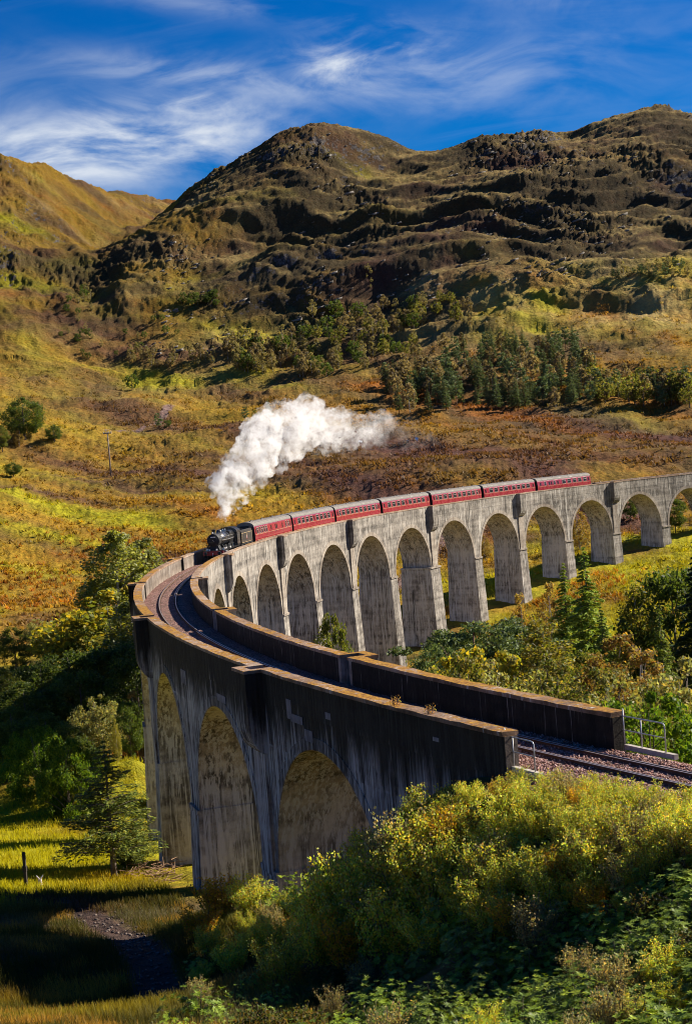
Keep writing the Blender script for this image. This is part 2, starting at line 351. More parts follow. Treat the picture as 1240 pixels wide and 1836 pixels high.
# ------------------------------------------------------------ node material helper
class NT:
    def __init__(s, name):
        s.m = bpy.data.materials.new(name); s.m.use_nodes = True; s.t = s.m.node_tree; s.t.nodes.clear()
        s.out = s.t.nodes.new('ShaderNodeOutputMaterial')
        s.b = s.t.nodes.new('ShaderNodeBsdfPrincipled'); s.t.links.new(s.b.outputs[0], s.out.inputs[0])
        s.b.inputs['Specular IOR Level'].default_value = 0.25
    def n(s, typ, ins=None, **k):
        q = s.t.nodes.new(typ)
        for a, b in k.items(): setattr(q, a, b)
        for a, b in (ins or {}).items():
            if isinstance(b, bpy.types.NodeSocket): s.t.links.new(b, q.inputs[a])
            else: q.inputs[a].default_value = b
        return q
    def link(s, a, b): s.t.links.new(a, b)
    def obj(s): return s.n('ShaderNodeTexCoord').outputs['Object']
    def gen(s): return s.n('ShaderNodeTexCoord').outputs['Generated']
    def pos(s): return s.n('ShaderNodeNewGeometry').outputs['Position']
    def mapped(s, vec, sc=(1, 1, 1), rot=(0, 0, 0), loc=(0, 0, 0)):
        return s.n('ShaderNodeMapping', {0: vec, 'Scale': sc, 'Rotation': rot, 'Location': loc}).outputs[0]
    def noise(s, vec, scale, det=4, rough=0.55, dist=0.0, col=False):
        q = s.n('ShaderNodeTexNoise', {'Vector': vec, 'Scale': scale, 'Detail': det, 'Roughness': rough, 'Distortion': dist})
        return q.outputs[1 if col else 0]
    def vor(s, vec, scale, out=0, feat='F1', rand=1.0):  # bank grass turned dark olive green, standing in for shade on this slope
        q = s.n('ShaderNodeTexVoronoi', {'Vector': vec, 'Scale': scale, 'Randomness': rand}, feature=feat); return q.outputs[out]
    def ramp(s, fac, stops, interp='LINEAR'):
        q = s.n('ShaderNodeValToRGB', {0: fac}); cr = q.color_ramp; cr.interpolation = interp
        while len(cr.elements) < len(stops): cr.elements.new(0.5)
        for e, (p, c) in zip(cr.elements, stops): e.position = p; e.color = (*c, 1) if len(c) == 3 else c
        return q.outputs[0]
    def rng(s, v, a, b, c=0.0, d=1.0, smooth=True):
        return s.n('ShaderNodeMapRange', {0: v, 1: a, 2: b, 3: c, 4: d}, interpolation_type='SMOOTHSTEP' if smooth else 'LINEAR').outputs[0]
    def mix(s, f, a, b, blend='MIX'):
        q = s.n('ShaderNodeMix', data_type='RGBA', blend_type=blend)
        for i, v in ((0, f), (6, a), (7, b)):
            if isinstance(v, bpy.types.NodeSocket): s.link(v, q.inputs[i])
            else: q.inputs[i].default_value = v if i == 0 else ((*v, 1) if len(v) == 3 else v)
        return q.outputs[2]
    def math(s, op, a, b=0.0, clamp=False):
        q = s.n('ShaderNodeMath', operation=op, use_clamp=clamp)
        for i, v in enumerate((a, b)):
            if isinstance(v, bpy.types.NodeSocket): s.link(v, q.inputs[i])
            else: q.inputs[i].default_value = v
        return q.outputs[0]
    def attr(s, name): return s.n('ShaderNodeAttribute', attribute_name=name)
    def bump(s, h, strength=0.5, dist=0.1, normal=None):
        q = s.n('ShaderNodeBump', {'Height': h, 'Strength': strength, 'Distance': dist})
        if normal: s.link(normal, q.inputs['Normal'])
        s.link(q.outputs[0], s.b.inputs['Normal']); return q.outputs[0]
    def base(s, c, rough=0.8, metal=0.0):
        if isinstance(c, bpy.types.NodeSocket): s.link(c, s.b.inputs['Base Color'])
        else: s.b.inputs['Base Color'].default_value = (*c, 1)
        if isinstance(rough, bpy.types.NodeSocket): s.link(rough, s.b.inputs['Roughness'])
        else: s.b.inputs['Roughness'].default_value = rough
        s.b.inputs['Metallic'].default_value = metal
        return s.m
def simple(name, c, rough=0.7, metal=0.0, var=0.25, scale=3.0):
    t = NT(name); nz = t.noise(t.obj(), scale, 5, 0.6)
    f = t.rng(nz, 0.3, 0.7, 1-var, 1+var)
    col = t.mix(1.0, c, t.n('ShaderNodeCombineXYZ', {0: f, 1: f, 2: f}).outputs[0], 'MULTIPLY')
    return t.base(col, rough, metal)

# ------------------------------------------------------------ ground cover: which plants grow where
# colours of the plants themselves: grass, heather, bracken, dark hill heath, pale hill grass, green sward, bare gravel
PAL = np.array([(0.310,0.190,0.018),(0.092,0.044,0.036),(0.280,0.105,0.018),(0.082,0.062,0.030),(0.370,0.275,0.105),(0.335,0.315,0.012),(0.20,0.135,0.115),(0.050,0.045,0.012)])
BL = [  # px, py, d, radius, weights
 (60,450,1300,420,(.75,.62,.12,.15,.15,.25,0,0)), (0,300,1600,450,(.45,.22,.14,.25,.1,.05,0,0)), (200,380,1800,500,(.5,.2,.14,.2,.1,.05,0,0)),
 (60,600,980,170,(.65,.65,.12,0,0,.4,0,0)), (150,680,830,120,(.7,.2,.06,0,0,.45,0,0)), (0,760,650,110,(.75,.1,.08,0,0,.45,0,0)),
 (100,830,560,100,(.9,.10,.08,0,0,.35,0,0)), (250,730,700,90,(.7,.45,.1,0,0,.3,0,0)), (330,830,560,70,(.35,.8,.06,0,0,.1,0,0)),
 (100,960,410,80,(.95,.05,.12,0,0,.35,0,0)), (300,950,430,60,(.85,.1,.3,0,0,.2,0,0)), (0,1040,365,40,(.5,.1,.5,0,0,.1,0,0)),
 (600,850,470,110,(.28,.85,.04,0,0,.05,0,0)), (900,800,510,120,(.10,1,.03,.15,0,.0,0,0)), (1150,780,520,120,(.15,.9,.08,.1,0,.0,0,0)),
 (500,720,720,110,(.45,.45,.3,0,0,.1,0,0)), (1150,690,640,90,(.3,.4,.5,0,0,.1,0,0)),
 (350,560,1000,220,(0,.35,0,.8,.12,.12,0,.3)), (560,400,1200,260,(.05,.2,.0,.75,.5,.05,0,.1)), (700,560,930,160,(0,.4,0,.8,.15,.1,0,.2)),
 (600,240,1430,160,(.1,.15,.05,.5,.6,.05,0,0)), (950,420,1120,220,(0,.3,0,.9,.25,.0,0,.1)), (1100,280,1400,300,(.0,.2,.05,.6,.5,.0,0,0)),
 (1060,560,820,110,(.65,.12,.25,0,.5,.45,0,0)), (880,530,900,70,(.2,.2,.1,.1,.7,.1,0,0)), (1160,500,880,90,(.5,.1,.2,0,.3,.7,0,0)), (900,640,740,80,(.1,.4,.1,.5,0,0,0,.2)),
 (120,1450,140,30,(.1,0,0,0,0,1,0,0)), (60,1520,125,25,(.15,0,0,0,0,1,0,0)),
 (220,1700,84,7,(.0,.15,0,0,0,0,.35,.7)), (250,1640,96,7,(0,.15,0,0,0,0,.25,.9)), (0,1800,62,14,(.35,0,.3,0,0,.1,0,.8)), (60,1700,76,14,(.15,.05,.05,0,0,.1,0,1)),
 (700,1700,60,20,(0,.2,.1,.1,0,.1,.2,.9)), (1100,1600,48,20,(0,.2,.1,.1,0,.2,.2,.8)), (350,1800,65,14,(0,.2,0,0,0,0,.25,.9)),
]
BL3 = [(*kz(-1,-12,0)[:2],28,(.2,0,.02,0,0,1,0,0)), (*kz(0.5,-25,0)[:2],40,(.2,0,.02,0,0,1,0,0)), (*kz(-2,-30,0)[:2],45,(.15,0,.02,0,0,1,0,0)), (*kz(2,25,0)[:2],40,(.6,.2,.1,0,0,.8,0,0)), (*kz(3,-30,0)[:2],30,(.2,0,.02,0,0,1,0,0)),
       (*kz(6,-30,0)[:2],50,(.1,.2,.2,0,0,.3,0,.6)), (*kz(12,-30,0)[:2],40,(.1,.2,.2,0,0,.3,0,.6)), (*kz(9,35,0)[:2],40,(.1,.2,.1,0,0,.2,0,.9)), (*kz(2,70,0)[:2],50,(.5,.7,.1,0,0,.1,0,.1))]
def cover(x, y, h, d, rough, slope, nz, k, r):
    P = [(*at(a, b, fd(c))[:2], s*(1 if c < 830 else 0.6), w) for a, b, c, s, w in BL] + BL3
    Wt = np.zeros(x.shape+(8,)); S = np.zeros(x.shape)+1e-12
    wx = x + 0.10*d*fbm(x/(0.09*d+8), y/(0.09*d+8), 201, 3); wy = y + 0.10*d*fbm(x/(0.09*d+8), y/(0.09*d+8), 205, 3)
    for px, py, s, w in P:
        g = np.exp(-((wx-px)**2+(wy-py)**2)/(2*(s*0.6)**2)) + 1e-7/(1+((wx-px)**2+(wy-py)**2)/s**2)
        S += g; Wt += g[..., None]*np.array(w)
    Wt /= S[..., None]
    # each plant in patches of its own
    far = sstep(300, 900, d); mount = sstep(830, 940, d)
    for j, (sc, sd_) in enumerate(((44,301),(48,311),(30,321),(45,331),(30,341),(40,351),(9,361),(16,371))):
        s1 = sc*(0.5+0.9*far)
        n = fbm(x/(s1*1.3), y/(s1*0.8), sd_, 4, 0.62)
        Wt[..., j] *= np.exp(np.clip(n, -1, 1)*5.5)
    # shelves paler, steep drops darker: lit ledges and shaded faces put into plant colour
    flat = 1-sstep(0.42, 0.80, slope); mr = (mount*rightof(x, y))[..., None] if False else mount*rightof(x, y)
    Wt[..., 4] *= 1 + mr*(4.5*flat-0.75); Wt[..., 3] *= 1 + mr*(1.6-1.5*flat); Wt[..., 0] *= 1-0.85*mr; Wt[..., 5] *= 1-0.6*mr*(1-flat); Wt[..., 2] *= 1-0.6*mr
    # path behind the viaduct, seen through the arches
    Wt = Wt**1.25
    Wt /= Wt.sum(-1, keepdims=True)
    col = Wt@PAL
    col *= (1 + 0.30*fbm(x/(2.5+d*0.004), y/(2.5+d*0.004), 401, 4, 0.65))[..., None]
    return col, Wt
def path_d(x, y, pts):
    best = np.full(x.shape, 1e9)
    for (a, b), (c, e) in zip(pts[:-1], pts[1:]):
        ux, uy = c-a, e-b; L = ux*ux+uy*uy; t = np.clip(((x-a)*ux+(y-b)*uy)/L, 0, 1)
        best = np.minimum(best, np.hypot(x-a-ux*t, y-b-uy*t))
    return best
PATHS = [([tuple(kz(a, b, 0)[:2]) for a, b in ((-1,62),(0.3,45),(1.2,34),(2.6,24),(4.2,16),(6,14),(9,20))], 2.2),
         ([tuple(at(a, b, c)[:2]) for a, b, c in ((640,1836,60),(330,1836,62),(262,1740,78),(225,1670,88),(140,1612,100),(-60,1606,106),(-200,1600,110))], 1.0),
         ([tuple(at(a, b, c)[:2]) for a, b, c in ((195,775,655),(240,770,665),(290,745,700),(305,725,730))], 2.0)]
def grid_sheet():
    # sheet of ground in rings that widen with distance, reaching the horizon
    a0 = YAW
    n1 = 600
    an = np.concatenate([np.linspace(-178, -40, 24, endpoint=False), np.linspace(-40, -14, 60, endpoint=False), np.linspace(-14, 14, n1), np.linspace(14, 40, 61)[1:], np.linspace(40, 182, 25)[1:]])
    an = np.radians(an) + a0
    rr = [4.0]
    while rr[-1] < 25000:
        q = rr[-1]
        if q < 28: s = 2.0
        elif q < 130: s = q*0.0075
        elif q < 820: s = q*0.0050
        elif q < 1130: s = q*0.0017
        elif q < 1700: s = q*0.0035
        elif q < 2300: s = q*0.006
        else: s = q*0.08
        rr.append(q+s)
    rr = np.array(rr)
    A, Rr = np.meshgrid(an, rr); X = CX+Rr*np.cos(A); Y = CY+Rr*np.sin(A)
    ri = np.unique(np.append(np.arange(0, len(rr), 5), len(rr)-1)); ci = np.unique(np.append(np.arange(0, len(an), 5), len(an)-1))
    bs = base_h(X[np.ix_(ri, ci)], Y[np.ix_(ri, ci)])
    tmp = np.array([np.interp(rr, rr[ri], bs[:, j]) for j in range(len(ci))]).T
    bh = np.array([np.interp(an, an[ci], tmp[i]) for i in range(len(rr))])
    h, d, k, r, far, vfar, rough, saw = height(X, Y, True, bh)
    # beyond the hills the land settles to a plain
    h = np.where(d > 1700, h*np.exp(-(np.maximum(d-1700, 0)/2000.0)**2) + 0, h)
    side = np.abs(((A-a0+np.pi) % (2*np.pi))-np.pi)
    h = h*(1 - sstep(1.0, 1.6, side)*sstep(60, 300, d)) + sstep(1.0, 1.6, side)*sstep(60, 300, d)*np.clip(h, -30, 60)
    global G_AN, G_RR, G_H
    G_AN, G_RR, G_H = an, rr, h
    # slope
    gy, gx = np.gradient(h); dr = np.gradient(rr)[:, None]; da = np.gradient(an)[None, :]*Rr
    slope = np.hypot(gy/dr, gx/np.maximum(np.abs(da), 1e-3))
    nzf = None
    hi = np.unique(np.append(np.arange(0, len(rr), 2), len(rr)-1)); hj = np.unique(np.append(np.arange(0, len(an), 2), len(an)-1)); q2 = np.ix_(hi, hj)
    cc, ww = cover(X[q2], Y[q2], h[q2], d[q2], None, slope[q2], None, None, None)
    cc = np.concatenate([cc, ww[..., 6:7]], -1)
    pi = np.clip(np.arange(len(rr))//2, 0, len(hi)-2); fi = (np.arange(len(rr))-hi[pi])/(hi[pi+1]-hi[pi])
    pj = np.clip(np.arange(len(an))//2, 0, len(hj)-2); fj = (np.arange(len(an))-hj[pj])/(hj[pj+1]-hj[pj])
    cc = cc[pi]*(1-fi)[:, None, None] + cc[pi+1]*fi[:, None, None]
    cc = cc[:, pj]*(1-fj)[None, :, None] + cc[:, pj+1]*fj[None, :, None]
    col = cc[..., :3]
    rock = sstep(0.75, 1.35, slope + 0.9*fbm(X/7, Y/7, 501, 4, 0.65))*vfar*sstep(-0.1, 0.4, fbm(X/90, Y/90, 511, 3))*0.85
    for pts, w in PATHS:
        pd = path_d(X, Y, pts); ed = w*(1+0.4*fbm(X/6, Y/6, 521, 3))
        m = (1-sstep(ed*0.8, ed*1.25, pd))[..., None]; col = col*(1-m) + m*PAL[6]*(0.35 if pts is PATHS[1][0] else 1.0)*(1+0.4*fbm(X/0.8, Y/0.8, 531, 3))[..., None]  # lower left path darkened: the shade it lies in is put into its colour
    nr, nc = X.shape
    V = np.stack([X, Y, h], -1).reshape(-1, 3)
    V = np.vstack([V, [[CX, CY, CZ-1.7]]])
    i = np.arange(nr-1)[:, None]*nc; j = np.arange(nc-1)[None, :]
    q = (i+j)
    F = np.stack([q, q+nc, q+nc+1, q+1], -1).reshape(-1, 4)[:, ::-1]
    c4 = np.concatenate([np.clip(col, 0.004, 0.9), np.ones(col.shape[:2]+(1,))], -1).reshape(-1, 4); c4 = np.vstack([c4, c4[:1]])
    rock = np.maximum(rock, 0.10*vfar); rk = np.append(rock.ravel(), 0); 
    gr = None
    jj = np.arange(nc-1); F3 = np.stack([np.full(nc-1, len(V)-1), jj, jj+1], -1)
    return V, [F, F3], c4, rk, gr
def ground_mat():
    t = NT('hill_ground'); P = t.pos(); c = t.attr('tint').outputs['Color']; rk = t.attr('rock').outputs['Fac']
    n1 = t.noise(P, 0.9, 5, 0.7); n2 = t.noise(P, 0.14, 6, 0.72); n3 = t.noise(P, 5.0, 3, 0.6)
    f = t.rng(t.math('ADD', t.math('MULTIPLY', n1, 0.5), t.math('ADD', t.math('MULTIPLY', n2, 0.35), t.math('MULTIPLY', n3, 0.15))), 0.30, 0.70, 0.45, 1.6, False)
    col = t.mix(1.0, c, t.n('ShaderNodeCombineXYZ', {0: f, 1: f, 2: f}).outputs[0], 'MULTIPLY')
    hue = t.mix(t.rng(t.noise(P, 0.35, 5, 0.7), 0.48, 0.62, 0, 0.35), col, t.mix(1.0, col, (1.25, 0.82, 0.7), 'MULTIPLY'))
    rn = t.noise(t.mapped(P, (1, 1, 0.5)), 0.7, 9, 0.8); rc = t.ramp(rn, [(0.32, (0.035, 0.03, 0.03)), (0.5, (0.12, 0.105, 0.10)), (0.66, (0.32, 0.30, 0.29))])
    rm = t.rng(t.math('ADD', rk, t.math('MULTIPLY', t.math('SUBTRACT', t.noise(P, 0.35, 7, 0.75), 0.5), 2.2)), 0.42, 0.70)
    col2 = t.mix(rm, hue, rc)
    hill = t.rng(rk, 0.02, 0.09)
    fleck = t.math('MULTIPLY', t.rng(t.noise(t.mapped(P, (1, 1, 1.6)), 0.55, 9, 0.85), 0.60, 0.64), hill)
    col2 = t.mix(t.math('MULTIPLY', fleck, 0.75), col2, (0.36, 0.32, 0.26))
    dk_ = t.math('MULTIPLY', t.rng(t.noise(t.mapped(P, (1, 1, 0.6), loc=(31, 7, 3)), 0.30, 8, 0.8), 0.585, 0.65), hill)
    col2 = t.mix(t.math('MULTIPLY', dk_, 0.6), col2, (0.022, 0.017, 0.013))
    hgt = t.math('ADD', t.math('MULTIPLY', t.noise(P, 0.55, 6, 0.72), 1.0), t.math('MULTIPLY', t.noise(P, 0.1, 4, 0.6), 2.2))
    hb = t.math('MULTIPLY', t.math('MULTIPLY', t.noise(P, 0.28, 9, 0.8), hill), 4.5); hgt = t.math('ADD', hgt, hb)
    t.bump(hgt, 1.0, 1.4)
    t.b.inputs['Specular IOR Level'].default_value = 0.1
    return t.base(col2, 0.95)
V, Fs, c4, rk, gr = grid_sheet()
TINT = c4[:-1, :3].reshape(len(G_RR), len(G_AN), 3)
def _gi(x, y):
    x = np.atleast_1d(np.asarray(x, float)); y = np.atleast_1d(np.asarray(y, float))
    a = (np.arctan2(y-CY, x-CX)-G_AN[0]) % (2*np.pi) + G_AN[0]; r = np.hypot(x-CX, y-CY)
    j = np.clip(np.searchsorted(G_AN, a)-1, 0, len(G_AN)-2); i = np.clip(np.searchsorted(G_RR, r)-1, 0, len(G_RR)-2)
    fa = np.clip((a-G_AN[j])/(G_AN[j+1]-G_AN[j]), 0, 1); fr = np.clip((r-G_RR[i])/(G_RR[i+1]-G_RR[i]), 0, 1); return i, j, fr, fa
def gz(x, y):
    """height of the ground sheet as built"""
    i, j, fr, fa = _gi(x, y)
    return (G_H[i, j]*(1-fr)+G_H[i+1, j]*fr)*(1-fa) + (G_H[i, j+1]*(1-fr)+G_H[i+1, j+1]*fr)*fa
def gtint(x, y): i, j, fr, fa = _gi(x, y); return TINT[i, j]
_TT = np.geomspace(18, 2200, 900)
def hit(px, py):
    """where the sight line of a photo pixel first meets the ground"""
    px = np.atleast_1d(px).astype(float); py = np.atleast_1d(py).astype(float); out = np.full((len(px), 3), np.nan)
    for n in range(len(px)):
        v = ray(px[n], py[n]); v = v/math.hypot(v[0], v[1]); X = C0[0]+v[0]*_TT; Y = C0[1]+v[1]*_TT; Z = C0[2]+v[2]*_TT; D = Z-gz(X, Y)
        m = np.nonzero(D < 0)[0]
        if len(m) and m[0] > 0:
            i = m[0]; f = D[i-1]/(D[i-1]-D[i]); t = _TT[i-1]+(_TT[i]-_TT[i-1])*f; out[n] = C0+v*t; out[n, 2] = gz(out[n, 0], out[n, 1])[0]
    return out
GM = ground_mat()
gme = np_mesh('ground', V, Fs, [GM], smooth=True, attrs={'tint': c4, 'rock': rk})
ground = link('ground', gme, kind='structure')
print('ground tris', len(Fs[0])*2)
# ------------------------------------------------------------ weathered mass concrete
def concrete(name, pale, mid, dark, algae=0.0, moss=0.0, streak=1.0, board=True, lime=0.0, ochre=0.0):
    t = NT(name); P = t.pos()
    s = t.n('ShaderNodeSeparateXYZ', {0: P})
    ang = t.math('MULTIPLY', t.math('ARCTAN2', s.outputs[1], s.outputs[0]), RC)
    rad = t.math('SQRT', t.math('ADD', t.math('MULTIPLY', s.outputs[0], s.outputs[0]), t.math('MULTIPLY', s.outputs[1], s.outputs[1])))
    v = t.n('ShaderNodeCombineXYZ', {0: ang, 1: rad, 2: s.outputs[2]}).outputs[0]
    big = t.noise(v, 0.22, 6, 0.65); med = t.noise(v, 1.1, 6, 0.7)
    st = t.noise(t.mapped(v, (1.9, 1.9, 0.10)), 1.0, 6, 0.68, 0.25)           # rain streaks
    st2 = t.noise(t.mapped(v, (4.5, 4.5, 0.16), loc=(7, 3, 1)), 1.0, 5, 0.65)
    lift = t.noise(t.mapped(v, (0.04, 0.04, 1.25)), 1.0, 2, 0.5)               # concrete lifts
    f = t.math('ADD', t.math('MULTIPLY', big, 0.36), t.math('ADD', t.math('MULTIPLY', med, 0.38), t.math('MULTIPLY', lift, 0.26)))
    base = t.ramp(f, [(0.40, dark), (0.50, mid), (0.60, pale)])
    if ochre:
        oc = t.rng(t.math('ADD', s.outputs[2], t.math('MULTIPLY', big, 9.0)), -4.5, 1.5, 0, ochre)
        base = t.mix(oc, base, t.mix(t.rng(st, 0.35, 0.65), (0.40, 0.26, 0.11), (0.12, 0.08, 0.035)))
    dk = t.math('MULTIPLY', t.rng(st, 0.46, 0.62, 0, 0.85*streak), t.rng(t.noise(t.mapped(v, (0.13, 0.13, 0.07), loc=(5, 5, 9)), 1.0, 4, 0.6), 0.36, 0.58, 0.15, 1.0))
    c = t.mix(dk, base, tuple(q*0.35 for q in dark))
    wh = t.math('MULTIPLY', t.rng(st2, 0.57-lime, 0.65-lime), t.rng(t.noise(t.mapped(v, (0.9, 0.9, 0.35), loc=(3, 9, 4)), 1.0, 4, 0.6), 0.44-lime, 0.58-lime))
    c = t.mix(t.math('MULTIPLY', wh, 0.85), c, (0.56, 0.53, 0.48))             # lime running out of the joints
    if lime > 0.03:
        zl = t.math('ADD', s.outputs[2], 2.75)
        below = t.math('MULTIPLY', t.rng(zl, -4.5, -0.05, 0, 1), t.rng(zl, -0.02, 0.02, 1, 0))
        drip = t.math('MULTIPLY', t.rng(t.noise(t.mapped(v, (6.5, 6.5, 0.10), loc=(2, 8, 5)), 1.0, 4, 0.6), 0.54, 0.62), below)
        edge = t.math('MULTIPLY', t.rng(t.math('ABSOLUTE', zl), 0.03, 0.08, 1, 0), t.rng(t.noise(t.mapped(v, (0.8, 0.8, 0.1), loc=(1, 1, 1)), 1.0, 5, 0.7), 0.48, 0.56))
        c = t.mix(t.math('MULTIPLY', t.math('MAXIMUM', drip, edge), 0.65), c, (0.52, 0.50, 0.48))
        blot = t.rng(t.noise(t.mapped(v, (0.55, 0.55, 0.16), loc=(11, 5, 2)), 1.0, 7, 0.75), 0.545, 0.575)
        c = t.mix(t.math('MULTIPLY', blot, 0.55), c, tuple(q*1.15 for q in pale))
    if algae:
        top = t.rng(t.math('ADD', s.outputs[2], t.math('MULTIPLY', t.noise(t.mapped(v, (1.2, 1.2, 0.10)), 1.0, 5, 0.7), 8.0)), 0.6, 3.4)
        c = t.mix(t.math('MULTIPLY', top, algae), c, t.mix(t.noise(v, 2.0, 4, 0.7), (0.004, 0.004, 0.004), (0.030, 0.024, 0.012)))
    if moss:
        nz = t.n('ShaderNodeSeparateXYZ', {0: t.n('ShaderNodeNewGeometry').outputs['Normal']}).outputs[2]
        mm = t.math('MULTIPLY', t.rng(nz, 0.3, 0.7), t.rng(t.math('ADD', t.math('MULTIPLY', t.noise(v, 1.6, 7, 0.75), 0.6), t.math('MULTIPLY', t.noise(v, 0.12, 3, 0.5), 0.4)), 0.55-0.2*moss, 0.61-0.2*moss))
        mc = t.mix(t.rng(t.noise(v, 5.0, 4, 0.6), 0.35, 0.65), (0.20, 0.085, 0.018), (0.40, 0.21, 0.02))
        c = t.mix(mm, c, mc)
    ln = t.n('ShaderNodeTexWave', {'Vector': v, 'Scale': 0.62, 'Distortion': 0.8, 'Detail': 2.0, 'Detail Scale': 3.0}, wave_type='BANDS', bands_direction='Z', wave_profile='SAW').outputs[1]
    h = t.math('ADD', t.math('MULTIPLY', t.noise(v, 3.5, 7, 0.72), 1.0), t.math('ADD', t.math('MULTIPLY', ln, 0.25 if board else 0.0), t.math('MULTIPLY', st2, 0.4)))
    t.bump(h, 0.8, 0.10)
    return t.base(c, 0.92)
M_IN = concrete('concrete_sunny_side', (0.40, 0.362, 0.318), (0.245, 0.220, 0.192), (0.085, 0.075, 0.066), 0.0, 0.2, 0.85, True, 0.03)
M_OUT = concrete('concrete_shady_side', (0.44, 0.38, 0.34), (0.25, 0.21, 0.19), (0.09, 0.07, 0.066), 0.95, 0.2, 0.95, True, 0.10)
M_BAR = concrete('concrete_vault', (0.58, 0.52, 0.44), (0.38, 0.335, 0.275), (0.13, 0.11, 0.09), 0.0, 0.0, 1.0, True, 0.09, 0.40)  # vault paler than the walls: light bounced off the ground put into its colour
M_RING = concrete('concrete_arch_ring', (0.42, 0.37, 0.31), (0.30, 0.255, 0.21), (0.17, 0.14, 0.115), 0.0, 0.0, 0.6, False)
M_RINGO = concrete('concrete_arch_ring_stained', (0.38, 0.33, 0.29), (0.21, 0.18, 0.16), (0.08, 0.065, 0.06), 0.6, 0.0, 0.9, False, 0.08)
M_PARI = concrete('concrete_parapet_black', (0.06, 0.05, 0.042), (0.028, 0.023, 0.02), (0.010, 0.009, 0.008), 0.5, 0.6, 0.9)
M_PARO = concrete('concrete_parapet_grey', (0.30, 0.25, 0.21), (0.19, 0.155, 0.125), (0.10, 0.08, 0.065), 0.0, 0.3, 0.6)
M_COPE = concrete('mossy_coping', (0.42, 0.32, 0.24), (0.27, 0.17, 0.11), (0.10, 0.06, 0.035), 0.0, 0.45, 0.1, False)
M_COPE2 = concrete('plain_coping', (0.42, 0.33, 0.26), (0.30, 0.22, 0.16), (0.16, 0.11, 0.08), 0.0, 0.25, 0.2, False)
M_PATCH = concrete('mortar_patch', (0.32, 0.29, 0.29), (0.24, 0.21, 0.21), (0.15, 0.13, 0.13), 0.0, 0.0, 0.5, False)

PITCH = DTH*RC; TP = 1.36; SPR = -9.7; CROWN = -2.0; DECK = -0.50; NSEG = 26
KS = list(range(-3, 18))                 # piers
via = empty('railway_viaduct', kz(8, 0, -26), 0, 'long curved grey concrete railway viaduct of round arches crossing the glen', 'viaduct')
VM = Matrix.Translation(Vector(kz(8, 0, -26)))
def vlink(name, me, parent=None, **k):
    o = link(name, me, parent or via, **k)
    if parent is None: o.matrix_parent_inverse = VM.inverted()
    return o
class PB:
    """polar builder: vertices as (arc metres from pier k, radial offset, z)"""
    def __init__(s): s.v = []; s.f = []; s.mi = []
    def V(s, th, dr, z): s.v.append(pol(th, RC+dr, z)); return len(s.v)-1
    def q(s, a, b, c, d, m=0): s.f.append((a, b, c, d)); s.mi.append(m)
    def block(s, t0, t1, r0, r1, z0, z1, n=1, m=(0,)*6, zt=None, taper=(0, 0)):
        """t in radians; m = materials for r0 side, r1 side, top, bottom, ends"""
        g = [[[None]*2 for _ in range(2)] for _ in range(n+1)]
        ba, br = taper
        for i in range(n+1):
            for a, rr_ in enumerate((r0, r1)):
                for b, z in enumerate((z0, z1)):
                    t = t0+(t1-t0)*i/n
                    if b == 0 and ba: t += (-ba if i == 0 else ba if i == n else 0)/RC
                    r = rr_ + (br*(-1 if a == 0 else 1) if b == 0 else 0)
                    g[i][a][b] = s.V(t, r, z)
        for i in range(n):
            A, B = g[i], g[i+1]
            s.q(A[0][0], A[0][1], B[0][1], B[0][0], m[0]); s.q(A[1][0], B[1][0], B[1][1], A[1][1], m[1])
            s.q(A[0][1], A[1][1], B[1][1], B[0][1], m[2]); s.q(A[0][0], B[0][0], B[1][0], A[1][0], m[3])
        s.q(g[0][0][0], g[0][1][0], g[0][1][1], g[0][0][1], m[4]); s.q(g[n][0][0], g[n][0][1], g[n][1][1], g[n][1][0], m[5])
    def mesh(s, name, mats):
        me = bpy.data.meshes.new(name); me.from_pydata(s.v, [], s.f)
        for m in mats: me.materials.append(m)
        me.polygons.foreach_set('material_index', s.mi)
        bm = bmesh.new(); bm.from_mesh(me); bmesh.ops.recalc_face_normals(bm, faces=bm.faces); bm.to_mesh(me); bm.free()
        me.update(); return me
def grd(x, y): return float(height(np.array([x]), np.array([y]))[0])
MATS4 = [M_IN, M_OUT, M_BAR, M_RING]
def make_pier(k):
    th = th_of(k); tp = TP/RC; p = PB()
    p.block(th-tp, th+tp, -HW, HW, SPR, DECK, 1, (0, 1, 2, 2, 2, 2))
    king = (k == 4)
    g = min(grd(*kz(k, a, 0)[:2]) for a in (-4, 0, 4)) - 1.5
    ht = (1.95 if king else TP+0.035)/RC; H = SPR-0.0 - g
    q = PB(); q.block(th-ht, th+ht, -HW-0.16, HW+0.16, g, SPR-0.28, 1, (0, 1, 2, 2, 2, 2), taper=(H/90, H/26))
    o = vlink('pier', q.mesh('pier', MATS4))
    vlink('spandrel_pillar', p.mesh('spandrel_pillar', MATS4), o)
    c = PB(); e = (0.12 if king else 0.0)/RC; c.block(th-ht-e, th+ht+e, -HW-0.34, HW+0.22, SPR-0.30, SPR+0.003, 1, (3, 1, 3, 3, 2, 2)); vlink('impost', c.mesh('impost', MATS4), o)
    if k % 2 == 0 and -3 < k < 17:
        for sg in (-1, 1):
            b = PB(); w = 0.95/RC; r0, r1 = (HW-0.05, HW+0.22) if sg > 0 else (-HW-0.22, -HW+0.05)
            b.block(th-w, th+w, r0, r1, SPR+0.003, -3.3, 1, ((3, 1)[sg > 0],)*6); vlink('pilaster', b.mesh('pilaster', MATS4), o)
    return o
def arc_pts(k, off=0.0):
    t0 = th_of(k)+TP/RC; t1 = th_of(k+1)-TP/RC; c = (t0+t1)/2; a = (t1-t0)/2*RC+off; hgt = CROWN-SPR+off
    return [(c - math.cos(math.pi*i/NSEG)*a/RC, SPR + math.sin(math.pi*i/NSEG)*hgt) for i in range(NSEG+1)]
